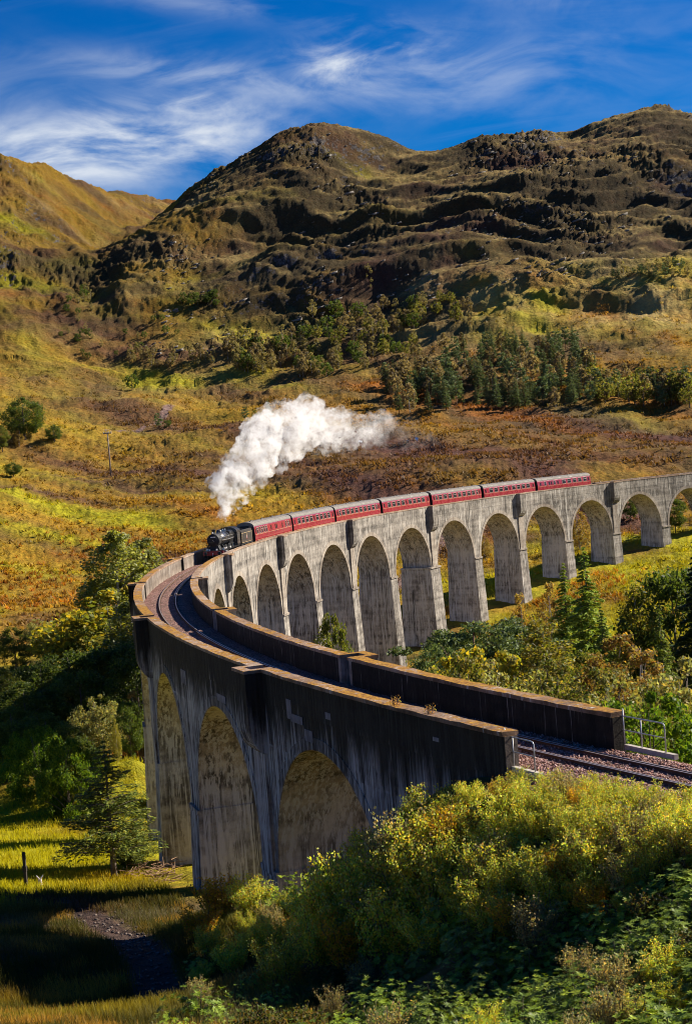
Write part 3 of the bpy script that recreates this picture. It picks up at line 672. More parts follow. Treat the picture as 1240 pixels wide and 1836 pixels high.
def make_arch(k):
    pts = arc_pts(k); p = PB()
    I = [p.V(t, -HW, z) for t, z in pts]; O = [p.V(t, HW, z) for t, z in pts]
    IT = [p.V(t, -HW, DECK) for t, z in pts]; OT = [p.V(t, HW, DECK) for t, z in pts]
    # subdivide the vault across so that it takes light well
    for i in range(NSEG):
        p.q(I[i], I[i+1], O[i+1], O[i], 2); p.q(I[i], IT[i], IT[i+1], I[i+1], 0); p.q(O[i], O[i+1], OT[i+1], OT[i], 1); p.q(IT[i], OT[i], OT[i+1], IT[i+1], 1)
    me = bpy.data.meshes.new('arch'); me.from_pydata(p.v, [], p.f)
    for m in MATS4: me.materials.append(m)
    me.polygons.foreach_set('material_index', p.mi)
    bm = bmesh.new(); bm.from_mesh(me); bmesh.ops.recalc_face_normals(bm, faces=bm.faces); bm.to_mesh(me); bm.free()
    o = vlink('arch', me)
    for sg in (-1, 1):
        b = PB(); ins = arc_pts(k, -0.0); out = arc_pts(k, 0.62); f0 = HW-0.03; f1 = HW+(0.07 if sg < 0 else 0.035)
        rows = []
        for (t, z), (t2, z2) in zip(ins, out):
            t2 = max(min(t2, th_of(k+1)-0.1/RC), th_of(k)+0.1/RC)
            rows.append([b.V(t, sg*f0, z), b.V(t, sg*f1, z-0.0), b.V(t2, sg*f1, z2), b.V(t2, sg*f0, z2)])
        for A, B in zip(rows[:-1], rows[1:]):
            for j in range(4): b.q(A[j], A[(j+1) % 4], B[(j+1) % 4], B[j])
        b.q(*rows[0]); b.q(*rows[-1][::-1])
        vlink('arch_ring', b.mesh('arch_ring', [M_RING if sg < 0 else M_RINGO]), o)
    return o
for k in KS: make_pier(k)
for k in range(-4, 18):
    if k in (-4, 17): continue
    make_arch(k)
# half bays that end in the abutments
def abut(k0, k1):
    p = PB(); p.block(th_of(k0), th_of(k1), -HW, HW, -14, DECK, 3, (0, 1, 2, 2, 2, 2)); vlink('abutment', p.mesh('abutment', MATS4))
abut(-4.2, -3-TP/PITCH-0.001); abut(17+TP/PITCH+0.001, 17.53)
# parapets run from refuge to refuge
RW = 1.05                                 # half width of a refuge, metres
REFS = [k for k in range(-2, 17, 2)]
COP = 1.30
def parapet(ka, kb, sg, ta, tb):
    t0 = th_of(ka)+ta/RC; t1 = th_of(kb)+tb/RC; n = max(2, int((t1-t0)*RC/2.2))
    near = kb > 11.5
    r0, r1 = (HW-0.56, HW+0.03) if sg > 0 else (-HW-0.03, -HW+0.56)
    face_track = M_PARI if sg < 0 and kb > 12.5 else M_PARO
    face_out = M_OUT if sg > 0 else M_IN
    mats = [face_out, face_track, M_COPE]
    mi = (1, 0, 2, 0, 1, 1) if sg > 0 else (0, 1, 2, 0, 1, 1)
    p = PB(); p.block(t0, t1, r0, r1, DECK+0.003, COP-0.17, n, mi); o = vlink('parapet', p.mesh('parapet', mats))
    c = PB(); e = 0.07
    c.block(t0+0.02/RC, t1-0.02/RC, r0-e, r1+e, COP-0.17, COP, n*3); me = c.mesh('coping', [M_COPE if (kb > 11 ) else M_COPE2])
    for v in me.vertices:                 # uneven, mossy edge
        if v.co.z > COP-0.1: v.co.z += rnd.uniform(-0.015, 0.035); q_ = rnd.uniform(-0.022, 0.022)/RC; v.co.x *= 1+q_; v.co.y *= 1+q_
    vlink('coping', me, o)
    return o
def refuge(k, sg):
    th = th_of(k); w = RW/RC; D = 1.0
    def blk(p, a, b, r0, r1, z0, z1, m=(0,)*6): p.block(th+a/RC, th+b/RC, *( (r0, r1) if sg > 0 else (-r1, -r0)), z0, z1, 1, m)
    p = PB(); so_ = HW+D
    blk(p, -RW, RW, so_-0.42, so_, -1.6, COP-0.17); blk(p, -RW, -RW+0.38, HW-0.56, so_-0.423, DECK, COP-0.17); blk(p, RW-0.38, RW, HW-0.56, so_-0.423, DECK, COP-0.17)
    # corbel that curves back into the wall
    prof = [(HW-0.05, DECK), (so_-0.423, DECK), (so_-0.423, -1.6), (so_-0.002, -1.6)] + [(HW + (D-0.002)*math.cos(a), -1.6-1.7*math.sin(a)) for a in (math.pi/10*i for i in range(1, 6))] + [(HW-0.05, -3.3)]
    A = [p.V(th-(RW-0.002)/RC, sg*r, z) for r, z in prof]; B = [p.V(th+(RW-0.002)/RC, sg*r, z) for r, z in prof]
    for i in range(len(A)): j = (i+1) % len(A); p.q(A[i], A[j], B[j], B[i])
    for L in (A, B): p.f.append(tuple(L)); p.mi.append(0)
    dark = sg > 0
    o = vlink('refuge', p.mesh('refuge', [M_OUT if dark else M_IN]))
    c = PB(); e = 0.06
    blk(c, -RW-e, RW+e, so_-0.42-e, so_+e, COP-0.17, COP+0.004); blk(c, -RW-e, -RW+0.38+e, HW-0.56-e, so_-0.423-e, COP-0.17, COP); blk(c, RW-0.38-e, RW+e, HW-0.56-e, so_-0.423-e, COP-0.17, COP)
    vlink('coping', c.mesh('coping', [M_COPE if k > 9 else M_COPE2]), o)
ends = [-4.2]+REFS+[17.53]
for sg in (-1, 1):
    for a, b in zip(ends[:-1], ends[1:]):
        parapet(a, b, sg, (RW if a in REFS else 0), (-RW if b in REFS else 0))
    for k in REFS: refuge(k, sg)
# lighter mortar repairs on the black walls
def patch(k0, k1, z0, z1, r, sg):
    p = PB(); a, b = (r, r+0.02) if sg > 0 else (r-0.02, r)
    p.block(th_of(k0), th_of(k1), a, b, z0, z1, 1); vlink('mortar_patch', p.mesh('mortar_patch', [M_PATCH]))
def kz_of(px, py, r):                     # where the sight line meets the wall of radius RC+r
    v = ray(px, py); a = v[0]**2+v[1]**2; b = 2*(C0[0]*v[0]+C0[1]*v[1]); c = C0[0]**2+C0[1]**2-(RC+r)**2
    ts = [q for q in ((-b-math.sqrt(b*b-4*a*c))/(2*a), (-b+math.sqrt(b*b-4*a*c))/(2*a)) if q > 5]
    res = []
    for t in ts:
        P = C0+v*t; res.append((((math.atan2(P[1], P[0]) % (2*math.pi))-TH0)/DTH, P[2], t))
    return res
def wall_patch(x0, y0, x1, y1, r, sg, nearest):
    A = kz_of(x0, y0, r); B = kz_of(x1, y1, r)
    a = min(A, key=lambda q: q[2]) if nearest else max(A, key=lambda q: q[2]); b = min(B, key=lambda q: q[2]) if nearest else max(B, key=lambda q: q[2])
    patch(min(a[0], b[0]), max(a[0], b[0]), min(a[1], b[1]), max(a[1], b[1]), r, sg)
for q in ((511,1252,522,1290),(519,1278,541,1300),(581,1276,591,1291),(388,1242,404,1262),(323,1198,334,1228),(773,1320,784,1330),(544,1306,560,1332)):
    wall_patch(*q, HW+0.031 if q[1] < 1300 and q[0] > 500 and q[3] < 1292 else HW+0.02, 1, True)
for q in ((913,1265,939,1297),(915,1267,926,1276)): wall_patch(*q, -HW+0.58, 1, False)
# ------------------------------------------------------------ ballast, sleepers, rails
def tc_off(k): return float(-0.33*sstep(15.0, 18.2, np.array(k*1.0)))
def ballast_mat():
    t = NT('pink_brown_ballast'); P = t.pos()
    c1 = t.vor(P, 11.0, 1); v = t.vor(P, 11.0, 0)
    g = t.n('ShaderNodeSeparateXYZ', {0: c1}).outputs[0]
    col = t.ramp(g, [(0.0, (0.085, 0.04, 0.032)), (0.4, (0.235, 0.12, 0.10)), (0.75, (0.36, 0.20, 0.17)), (1.0, (0.46, 0.30, 0.26))])
    col = t.mix(t.rng(t.noise(P, 0.6, 4), 0.4, 0.65, 0, 0.45), col, (0.15, 0.085, 0.05))
    t.bump(t.math('SUBTRACT', 1.0, v), 1.0, 0.12)
    return t.base(col, 0.85)
M_BAL = ballast_mat()
def stone_mat():
    t = NT('ballast_stone'); r = t.n('ShaderNodeObjectInfo').outputs['Random']
    c = t.attr('tint').outputs['Color']; return t.base(c, 0.85)
track = empty('railway_track', kz(12, 0, 0), 0, 'single ballasted railway track curving over the viaduct towards the train', 'railway track')
TMx = Matrix.Translation(Vector(kz(12, 0, 0))).inverted()
def tlink(name, me, parent=None, **k):
    o = link(name, me, parent or track, **k)
    if parent is None: o.matrix_parent_inverse = TMx
    return o
def strip(k0, k1, step, prof, wob=0.0):
    """prof(k) -> list of (dr, z)"""
    ks = np.arange(k0, k1, step); V = []; nP = None
    for i, k in enumerate(ks):
        q = prof(k); nP = len(q); th = TH0+DTH*(k+EK/2)
        for dr, z in q: V.append(pol(th, RC+dr, z))
    F = [(i*nP+j, i*nP+j+1, (i+1)*nP+j+1, (i+1)*nP+j) for i in range(len(ks)-1) for j in range(nP-1)]
    return np.array(V), np.array(F)
def bprof(k):
    off = tc_off(k)
    if k < 17.53: a = HW-0.575; xs = np.linspace(-a, a, 31); hz = np.where(np.abs(xs) < 1.35, -0.165, -0.165-(np.abs(xs)-1.35)*0.10)
    else:
        xs = np.linspace(-4.3, 4.3, 41); hz = np.where(np.abs(xs) < 2.1, -0.175, -0.175-(np.abs(xs)-2.1)*0.30)
    return [(x+off*(abs(x) < 1.6), z+0.035*rnd.uniform(-1, 1)) for x, z in zip(xs, hz)]
V1, F1 = strip(-4.2, 17.53, 0.02, bprof); V2, F2 = strip(17.532, 27, 0.008, bprof)
bal = link('ballast', np_mesh('ballast', np.vstack([V1, V2]), [F1, F2+len(V1)], [M_BAL], smooth=True), kind='structure')
# loose stones near the end of the viaduct, where single stones can be made out
def rocks(n):
    base = [(-1,0,0),(1,0,0),(0,-1,0),(0,1,0),(0,0,-1),(0,0,1)]; fc = [(0,2,5),(2,1,5),(1,3,5),(3,0,5),(2,0,4),(1,2,4),(3,1,4),(0,3,4)]
    V = []; 
    B = np.array(base, float); Vs = []; Fs = []; Cs = []
    pal = np.array([(0.12,0.055,0.045),(0.29,0.15,0.125),(0.40,0.235,0.205),(0.22,0.11,0.07),(0.50,0.35,0.31)])
    for i in range(n):
        k = nrg.uniform(16.9, 19.6); a = 2.25 if k < 17.53 else 4.1; x = nrg.uniform(-a, a)
        if abs(abs(x)-0.75) < 0.09: continue
        z = -0.165 if abs(x) < 1.35 else (-0.165-(abs(x)-1.35)*0.10 if k < 17.53 else -0.175-max(0, abs(x)-2.1)*0.30)
        s = nrg.uniform(0.022, 0.06); A = B*s*nrg.uniform(0.6, 1.3, (6, 1)); q = nrg.uniform(0, 6.28)
        A = A@np.array([[math.cos(q), math.sin(q), 0], [-math.sin(q), math.cos(q), 0], [0, 0, 1]])
        th = TH0+DTH*(k+EK/2); p = np.array(pol(th, RC+x, z+s*0.5))
        Fs.append(np.array(fc)+len(Vs)*6); Vs.append(A+p); c = pal[nrg.integers(5)]*nrg.uniform(0.8, 1.15); Cs.append(np.tile([*c, 1], (6, 1)))
    return np.vstack(Vs), np.vstack(Fs), np.vstack(Cs)
V, F, C = rocks(26000)
link('loose_ballast_stones', np_mesh('stones', V, F, [stone_mat()], attrs={'tint': C}), kind='stuff')
M_RAIL = simple('rusty_rail_side', (0.105, 0.055, 0.035), 0.7, 0.2)
M_RTOP = simple('worn_rail_head', (0.62, 0.50, 0.43), 0.34, 0.75, 0.1)
M_SLP = simple('weathered_sleeper', (0.16, 0.115, 0.09), 0.9, 0, 0.3, 6)
def rail(name, off, k0, k1, top, parent=None):
    sec = [(-.068,-.16),(-.068,-.148),(-.009,-.13),(-.009,-.045),(-.036,-.035),(-.036,-.004),(-.028,0.0),(.028,0.0),(.036,-.004),(.036,-.035),(.009,-.045),(.009,-.13),(.068,-.148),(.068,-.16)]
    ks = np.arange(k0, k1, 0.06); V = []; n = len(sec)
    for k in ks:
        th = TH0+DTH*(k+EK/2)
        for a, z in sec: V.append(pol(th, RC+off+tc_off(k)+a, z+top))
    F = []; mi = []
    for i in range(len(ks)-1):
        for j in range(n): F.append((i*n+j, i*n+(j+1) % n, (i+1)*n+(j+1) % n, (i+1)*n+j)); mi.append(1 if j in (5, 6, 7) else 0)
    me = np_mesh(name, V, np.array(F), [M_RAIL, M_RTOP], mi); return tlink(name, me, parent)
rail('rail', 0.7535, -4.2, 27, 0.0); rail('rail', -0.7535, -4.2, 27, 0.0)
rail('check_rail', -0.60, 10.5, 12.25, 0.0); rail('check_rail', -0.60, 14.1, 19.4, -0.01); rail('check_rail', 0.60, 16.0, 19.8, -0.01)
sb = MB(); sb.box(-0.125, 0.125, -1.3, 1.3, -0.11, 0.012)
for s_ in (-0.7535, 0.7535):
    sb.box(-0.09, 0.09, s_-0.19, s_+0.19, 0.012, 0.03); sb.box(-0.05, 0.05, s_-0.13, s_-0.075, 0.03, 0.065); sb.box(-0.05, 0.05, s_+0.075, s_+0.13, 0.03, 0.065)
sme = sb.mesh('sleeper', M_SLP)
nk = 0; k = 8.6
while k < 20.5:
    th = TH0+DTH*(k+EK/2)
    o = tlink('sleeper', sme); p = pol(th, RC+tc_off(k), -0.182+rnd.uniform(-.006, .006)); o.matrix_parent_inverse = TMx
    o.location = p; o.rotation_euler = (0, 0, th+math.pi/2+rnd.uniform(-.01, .01)); nk += 1
    k += 0.70/PITCH
print('sleepers', nk)
# ------------------------------------------------------------ handrails at the end of the viaduct
M_GALV = simple('galvanised_tube', (0.42, 0.43, 0.44), 0.45, 0.5, 0.15)
M_KERB = simple('pale_timber_kerb', (0.40, 0.36, 0.31), 0.85)
def near_kz(px, py, r):
    return min(kz_of(px, py, r), key=lambda q: q[2]) 
def railing(name, r, k0, ks, z0, z1, label, kend, lead):
    root = empty(name, kz(ks[0], r, z0), 0, label, 'handrail', 'tubular handrails at the end of the viaduct'); inv = Matrix.Translation(Vector(kz(ks[0], r, z0))).inverted()
    def add(nm, b, m=M_GALV): o = b.build(nm, m, root, smooth=(m is M_GALV)); o.matrix_parent_inverse = inv
    def P(k, z): return kz(k, r, z)
    zm = z0+(z1-z0)*0.52
    b = MB(); last = ks[-1]; pts = [P(kk, z1) for kk in np.linspace(lead, last-0.012, 8)] + [P(last-0.003, z1-0.03), P(last, z1-0.10), P(last, z0)]
    b.tube(pts, 0.028, 8); add('top_rail', b)
    b = MB(); b.tube([P(kk, zm) for kk in np.linspace(lead, last, 6)], 0.024, 8); add('middle_rail', b)
    for kk in ks[:-1]:
        b = MB(); b.tube([P(kk, z0-0.1), P(kk, z1+(0.30 if kk == ks[0] else 0))], 0.026, 8); add('post', b)
    b = MB()
    kk = np.linspace(k0, kend, 6)
    for a, c in zip(kk[:-1], kk[1:]):
        th0, th1 = th_of(a), th_of(c); b.add([pol(th0, RC+r-0.1, z0-.15), pol(th0, RC+r+0.1, z0-.15), pol(th0, RC+r+.1, z0+.05), pol(th0, RC+r-.1, z0+.05), pol(th1, RC+r-0.1, z0-.15), pol(th1, RC+r+0.1, z0-.15), pol(th1, RC+r+.1, z0+.05), pol(th1, RC+r-.1, z0+.05)], [(0,1,5,4),(1,2,6,5),(2,3,7,6),(3,0,4,7),(0,3,2,1),(4,5,6,7)])
    add('kerb', b, M_KERB)
railing('end_railing', 2.55, 17.47, [17.503, 17.533, 17.615], -0.12, 1.08, 'tubular railing in front of the left parapet end, beside the leafy bank', 17.64, 17.46)
railing('end_railing', -2.75, 17.54, [17.535, 17.60, 17.685], -0.05, 1.14, 'tubular railing beyond the rails, against the round green bush', 17.72, 17.515)
# ------------------------------------------------------------ train
def paint(name, c, rough=0.3, metal=0.0, coat=0.0, dirt=0.25):
    t = NT(name); P = t.obj(); n = t.noise(P, 1.2, 6, 0.65); v = t.noise(t.mapped(P, (6, 6, 0.6)), 1.0, 4, 0.6)
    f = t.rng(t.math('ADD', t.math('MULTIPLY', n, 0.6), t.math('MULTIPLY', v, 0.4)), 0.3, 0.7, 1-dirt, 1+dirt, False)
    col = t.mix(1.0, c, t.n('ShaderNodeCombineXYZ', {0: f, 1: f, 2: f}).outputs[0], 'MULTIPLY')
    t.b.inputs['Specular IOR Level'].default_value = 0.5; t.b.inputs['Coat Weight'].default_value = coat; t.b.inputs['Coat Roughness'].default_value = 0.12
    return t.base(col, t.rng(n, 0.3, 0.7, rough*0.8, rough*1.3), metal)
M_MAR = paint('maroon_coach_paint', (0.29, 0.015, 0.030), 0.28, 0, 0.8, 0.3)
M_ROOF = paint('grey_coach_roof', (0.17, 0.155, 0.14), 0.75, 0, 0, 0.3)
M_BLK = paint('gloss_black_paint', (0.030, 0.030, 0.032), 0.28, 0, 0.6, 0.3)
M_SOOT = paint('sooty_black', (0.014, 0.014, 0.015), 0.6, 0, 0, 0.3)
M_GLASS = paint('coach_window_glass', (0.018, 0.018, 0.022), 0.08, 0, 0.0, 0.05)
M_FRAME = paint('window_frame_metal', (0.45, 0.36, 0.34), 0.4, 0.3, 0, 0.1)
M_RED = paint('red_buffer_beam', (0.42, 0.015, 0.02), 0.4, 0, 0.3, 0.2)
M_STEEL = paint('bright_steel', (0.60, 0.58, 0.55), 0.30, 0.9, 0, 0.2)
M_LINE = paint('cream_lining', (0.70, 0.52, 0.28), 0.4, 0, 0, 0.05)
M_WHT = paint('white_enamel', (0.80, 0.80, 0.78), 0.35, 0, 0, 0.05)
M_COAL = simple('coal', (0.012, 0.012, 0.013), 0.6, 0, 0.5, 6)
BL_, BW_ = 19.35, 1.37
def car_profile():
    pts = [(BW_-0.06, 1.02), (BW_, 1.22), (BW_, 2.15), (BW_-0.10, 3.02), (BW_-0.155, 3.16)]
    return pts
def roof_pts():
    return [((BW_-0.13)*math.cos(a), 3.15+0.66*math.sin(a)**0.9) for a in [math.pi*i/14 for i in range(15)]]
def body_mesh():
    s = car_profile(); poly = [(y, z) for y, z in s] + [(-y, z) for y, z in s[::-1]]
    b = MB(); b.prism(poly, -BL_/2, BL_/2); return b.mesh('body', M_MAR)
def roof_mesh():
    b = MB(); b.prism(roof_pts(), -BL_/2-0.05, BL_/2+0.05)
    for i in range(1, 10):
        x = -BL_/2+i*BL_/10; rp = [(y*1.006, 3.15+(z-3.15)*1.02+0.004) for y, z in roof_pts()]; b.prism(rp, x-0.03, x+0.03)
    return b.mesh('roof', M_ROOF)
def side_panel_T(sg, z):                  # y of the leaning side wall at height z
    y = np.interp(z, [1.22, 2.15, 3.02], [BW_, BW_, BW_-0.10]); return sg*y
def plate(b, x0, x1, z0, z1, sg, off, th=0.02):
    ya, yb = side_panel_T(sg, z0), side_panel_T(sg, z1); o0 = sg*off; o1 = sg*(off+th)
    V = [(x0, ya+o0, z0), (x1, ya+o0, z0), (x1, yb+o0, z1), (x0, yb+o0, z1), (x0, ya+o1, z0), (x1, ya+o1, z0), (x1, yb+o1, z1), (x0, yb+o1, z1)]
    b.add(V, [(0, 3, 2, 1), (4, 5, 6, 7), (0, 1, 5, 4), (1, 2, 6, 5), (2, 3, 7, 6), (3, 0, 4, 7)])
def win_mesh(w, h0, h1, sg, frame=True):
    b = MB()
    if frame:
        e = 0.05
        plate(b, -w/2-e, w/2+e, h1, h1+e, sg, 0, 0.022); plate(b, -w/2-e, w/2+e, h0-e, h0, sg, 0, 0.022); plate(b, -w/2-e, -w/2, h0, h1, sg, 0, 0.022); plate(b, w/2, w/2+e, h0, h1, sg, 0, 0.022)
        plate(b, -w/2, w/2, h1-0.30, h1-0.26, sg, 0.013, 0.012)
        return b.mesh('window', M_FRAME)
    plate(b, -w/2, w/2, h0, h1, sg, 0.001, 0.012); return b.mesh('pane', M_GLASS)
def door_mesh(sg):
    b = MB(); e = 0.025
    for x0, x1, z0, z1 in ((-.33, -.33+e, 1.12, 3.0), (.33-e, .33, 1.12, 3.0), (-.33, .33, 1.12, 1.12+e), (-.33, .33, 3.0-e, 3.0)): plate(b, x0, x1, z0, z1, sg, 0.0, 0.012)
    return b.mesh('door', M_BLK)
def doorwin_mesh(sg): b = MB(); plate(b, -.22, .22, 2.2, 2.82, sg, 0.003, 0.014); return b.mesh('door_window', M_GLASS)
def handle_mesh(sg): b = MB(); plate(b, 0.22, 0.27, 1.8, 1.95, sg, 0.012, 0.04); return b.mesh('handle', M_FRAME)
def bogie_mesh():
    b = MB()
    for s in (-1, 1):
        b.box(-1.75, 1.75, s*1.0-0.05, s*1.0+0.05, 0.42, 0.68); b.box(-1.45, -1.05, s*1.06-.1, s*1.06+.1, .36, .6); b.box(1.05, 1.45, s*1.06-.1, s*1.06+.1, .36, .6); b.box(-.3, .3, s*1.02-.1, s*1.02+.1, .3, .85)
    b.box(-.25, .25, -1.0, 1.0, .5, .8); return b.mesh('bogie', M_SOOT)
def wheel_mesh(r, name='wheel', mat=None):
    b = MB(); n = 24
    prof = [(-.07, r*0.2), (-.065, r*0.80), (-.065, r+0.03), (-.03, r+0.03), (-.03, r), (.065, r-0.005), (.065, r*0.86), (.02, r*0.84), (.02, r*.30), (.10, r*.28), (.10, 0.0)]
    V = []; 
    for y, q in [(-.07, 0.0)]+prof: V += [(q*math.cos(2*math.pi*i/n), y, q*math.sin(2*math.pi*i/n)) for i in range(n)]
    F = [(j*n+i, j*n+(i+1) % n, (j+1)*n+(i+1) % n, (j+1)*n+i) for j in range(len(prof)) for i in range(n)]
    b.add(V, F); return b.mesh(name, mat or M_SOOT)
SH = {}
for sg in (1, -1):
    SH['w', sg] = win_mesh(1.18, 2.14, 2.92, sg); SH['p', sg] = win_mesh(1.18, 2.14, 2.92, sg, False)
    SH['nw', sg] = win_mesh(0.62, 2.14, 2.92, sg); SH['np', sg] = win_mesh(0.62, 2.14, 2.92, sg, False)
    SH['d', sg] = door_mesh(sg); SH['dw', sg] = doorwin_mesh(sg); SH['h', sg] = handle_mesh(sg)
SH['body'] = body_mesh(); SH['roof'] = roof_mesh(); SH['bogie'] = bogie_mesh(); SH['wheel'] = wheel_mesh(0.46)
vb = MB(); vb.box(-.16, .16, -.10, .10, 0, .10); vb.box(-.1, .1, -.06, .06, .1, .14); SH['vent'] = vb.mesh('roof_vent', M_ROOF)
gb = MB(); gb.box(-.16, .16, -.62, .62, 1.15, 3.30); SH['gang'] = gb.mesh('gangway', M_SOOT)
eb = MB(); eb.prism([(y*0.995, z) for y, z in car_profile()]+[(-y*0.995, z) for y, z in car_profile()[::-1]], 0, 0.02); SH['end'] = eb.mesh('end_panel', M_SOOT)
ub = MB(); ub.box(-BL_/2, BL_/2, -1.22, 1.22, 0.86, 1.019); ub.box(-2.6, -.4, -1.15, 1.15, .42, .86); ub.box(.5, 2.0, -1.1, 1.1, .5, .86); ub.box(-5, -3.4, -1.0, 1.0, .62, .86); SH['under'] = ub.mesh('underframe', M_SOOT)
lb = MB()
for sg in (1, -1): plate(lb, -BL_/2+.05, BL_/2-.05, 1.98, 2.005, sg, 0.0, 0.006); plate(lb, -BL_/2+.05, BL_/2-.05, 1.24, 1.262, sg, 0.0, 0.006)
SH['line'] = lb.mesh('lining', M_LINE)
def place_on_track(o, k0, k1, z=0.0):
    """chord between two points of the track centre; +x towards k1"""
    a = Vector(kz(k0, tc_off(k0), z)); b = Vector(kz(k1, tc_off(k1), z)); c = (a+b)/2; d = b-a
    o.location = c; o.rotation_euler = (0, 0, math.atan2(d.y, d.x)); return c
def coach(ka, kb, layout, label):
    o = empty('railway_coach', label=label, cat='railway coach', group='maroon coaches of the train'); place_on_track(o, ka, kb)
    body = link('body', SH['body'], o); link('lining', SH['line'], body); rf = link('roof', SH['roof'], o); link('underframe', SH['under'], o)
    for i in range(7): v = link('roof_vent', SH['vent'], rf); v.location = (-BL_/2+1.6+i*2.7, 0.35*(-1)**i, 3.78)
    for s in (-1, 1):
        e = link('end_panel', SH['end'], o); e.location = (s*(BL_/2+0.012)-0.01, 0, 0); g = link('gangway', SH['gang'], o); g.location = (s*(BL_/2+0.18), 0, 0)
        bg = link('bogie', SH['bogie'], o); bg.location = (s*7.1, 0, 0)
        for wx in (-1.25, 1.25):
            for wy in (-.75, .75): w = link('wheel', SH['wheel'], bg); w.location = (wx, wy, .46); w.rotation_euler = (0, 0, 0 if wy > 0 else math.pi)
    wins, nar, doors = layout
    for sg in (1, -1):
        for x in wins: w = link('window', SH['w', sg], o); w.location = (x, 0, 0); link('pane', SH['p', sg], w)
        for x in nar: w = link('window', SH['nw', sg], o); w.location = (x, 0, 0); link('pane', SH['np', sg], w)
        for x in doors: d = link('door', SH['d', sg], o); d.location = (x, 0, 0); link('door_window', SH['dw', sg], d); link('handle', SH['h', sg], d)
    return o
# +x points to the engine
L_open = ([-7.0+i*1.85 for i in range(4)]+[1.45+i*1.85 for i in range(4)], [], [-9.0, 0.05, 9.0])
L_open2 = ([-6.5+i*1.86 for i in range(8)], [8.0, -8.0], [-9.0, 9.0])
L_brake = ([], [8.2, 7.1, 6.0, 4.9, 3.8, -6.6, -7.9], [9.05, 1.4, -0.9, -1.6, -4.6, -9.05])
L_last = ([-7.6+i*1.95 for i in range(5)], [3.6, 6.9], [-9.0, 2.4, 4.7, 5.5, 8.6])
kb = [8.432, 7.275, 6.121, 4.965, 3.805, 2.638, 1.470, 0.310]
LAY = [(L_brake, 'maroon brake coach with few windows, coupled right behind the tender'), (L_open, 'second maroon coach behind the engine, between the few windowed brake coach and the third'),
       (L_open2, 'maroon coach with eight wide dark windows, third behind the engine'), (L_open, 'fourth of the seven maroon coaches, in the middle of the train'),
       (L_open2, 'maroon coach with eight wide dark windows, fifth behind the engine'), (L_open, 'sixth maroon coach, coupled in front of the last one'), (L_last, 'last maroon coach at the tail of the train with its doors at one end')]
for i, (lay, lab) in enumerate(LAY): coach(kb[i+1], kb[i], lay, lab)

# ------------------------------------------------------------ tender and engine
def lathe_x(b, prof, cy, cz, n=28):
    """prof: (x, radius) revolved round an axis along x"""
    V = [(x, cy+r*math.cos(2*math.pi*i/n), cz+r*math.sin(2*math.pi*i/n)) for x, r in prof for i in range(n)]
    F = [(j*n+i, j*n+(i+1) % n, (j+1)*n+(i+1) % n, (j+1)*n+i) for j in range(len(prof)-1) for i in range(n)]
    F += [tuple(range(n))[::-1], tuple((len(prof)-1)*n+i for i in range(n))]; b.add(V, F)
def lathe_z(b, prof, cx, cy, n=24):
    V = [(cx+r*math.cos(2*math.pi*i/n), cy+r*math.sin(2*math.pi*i/n), z) for z, r in prof for i in range(n)]
    F = [(j*n+i, j*n+(i+1) % n, (j+1)*n+(i+1) % n, (j+1)*n+i) for j in range(len(prof)-1) for i in range(n)]
    F += [tuple(range(n))[::-1], tuple((len(prof)-1)*n+i for i in range(n))]; b.add(V, F)
tn = empty('tender', label='black coal tender with a crest on its side behind the steam engine', cat='tender')
K_TR, K_TF = 8.452, 8.452+7.2/PITCH
place_on_track(tn, K_TR, K_TF)
b = MB(); b.prism([(1.28, 1.32), (1.28, 2.75), (1.15, 3.12), (1.05, 3.12), (1.05, 2.6), (-1.05, 2.6), (-1.05, 3.12), (-1.15, 3.12), (-1.28, 2.75), (-1.28, 1.32)], -3.1, 3.0); b.box(-3.1, -1.6, -1.15, 1.15, 2.6, 2.95); tb = b.build('tank', M_BLK, tn)
b = MB()
for sg in (-1, 1):
    for x0, x1, z0, z1 in ((-3.0, 2.9, 1.42, 1.45), (-3.0, 2.9, 2.66, 2.69), (-3.0, -2.97, 1.45, 2.66), (2.87, 2.9, 1.45, 2.66)): b.box(x0, x1, sg*1.284-.003, sg*1.284+.003, z0, z1)
b.build('lining', M_LINE, tb)
b = MB(); b.box(-3.3, 3.35, -1.3, 1.3, 1.18, 1.30); b.box(-3.3, 3.3, -.9, .9, .75, 1.18); b.box(-3.2, 3.2, 1.0, 1.06, .5, 1.18); b.box(-3.2, 3.2, -1.06, -1.0, .5, 1.18); b.build('frame', M_SOOT, tn)
# crest: a red oval with a pale figure and a yellow crown above it
for sg in (1, -1):
    b = MB(); n = 16; V = [(0.15*math.cos(2*math.pi*i/n), sg*1.292, 2.06+0.26*math.sin(2*math.pi*i/n)) for i in range(n)]+[(0.15*math.cos(2*math.pi*i/n), sg*1.283, 2.06+0.26*math.sin(2*math.pi*i/n)) for i in range(n)]
    b.add(V, [tuple(range(n)), tuple(range(n, 2*n))]+[(i, (i+1) % n, n+(i+1) % n, n+i) for i in range(n)]); em = b.build('emblem', paint('emblem_red', (0.55, 0.06, 0.03), .4), tn)
    b = MB(); b.box(-.06, .06, *sorted((sg*1.293, sg*1.299)), 1.90, 2.26); b.box(-.09, .02, *sorted((sg*1.2935, sg*1.298)), 2.06, 2.14); b.build('emblem_figure', M_WHT, em)
    b = MB(); b.prism([(0, 0)], 0, 0) if False else b.box(-.10, .10, *sorted((sg*1.284, sg*1.29)), 2.36, 2.46); b.build('emblem_crown', M_LINE, em)
b = MB()
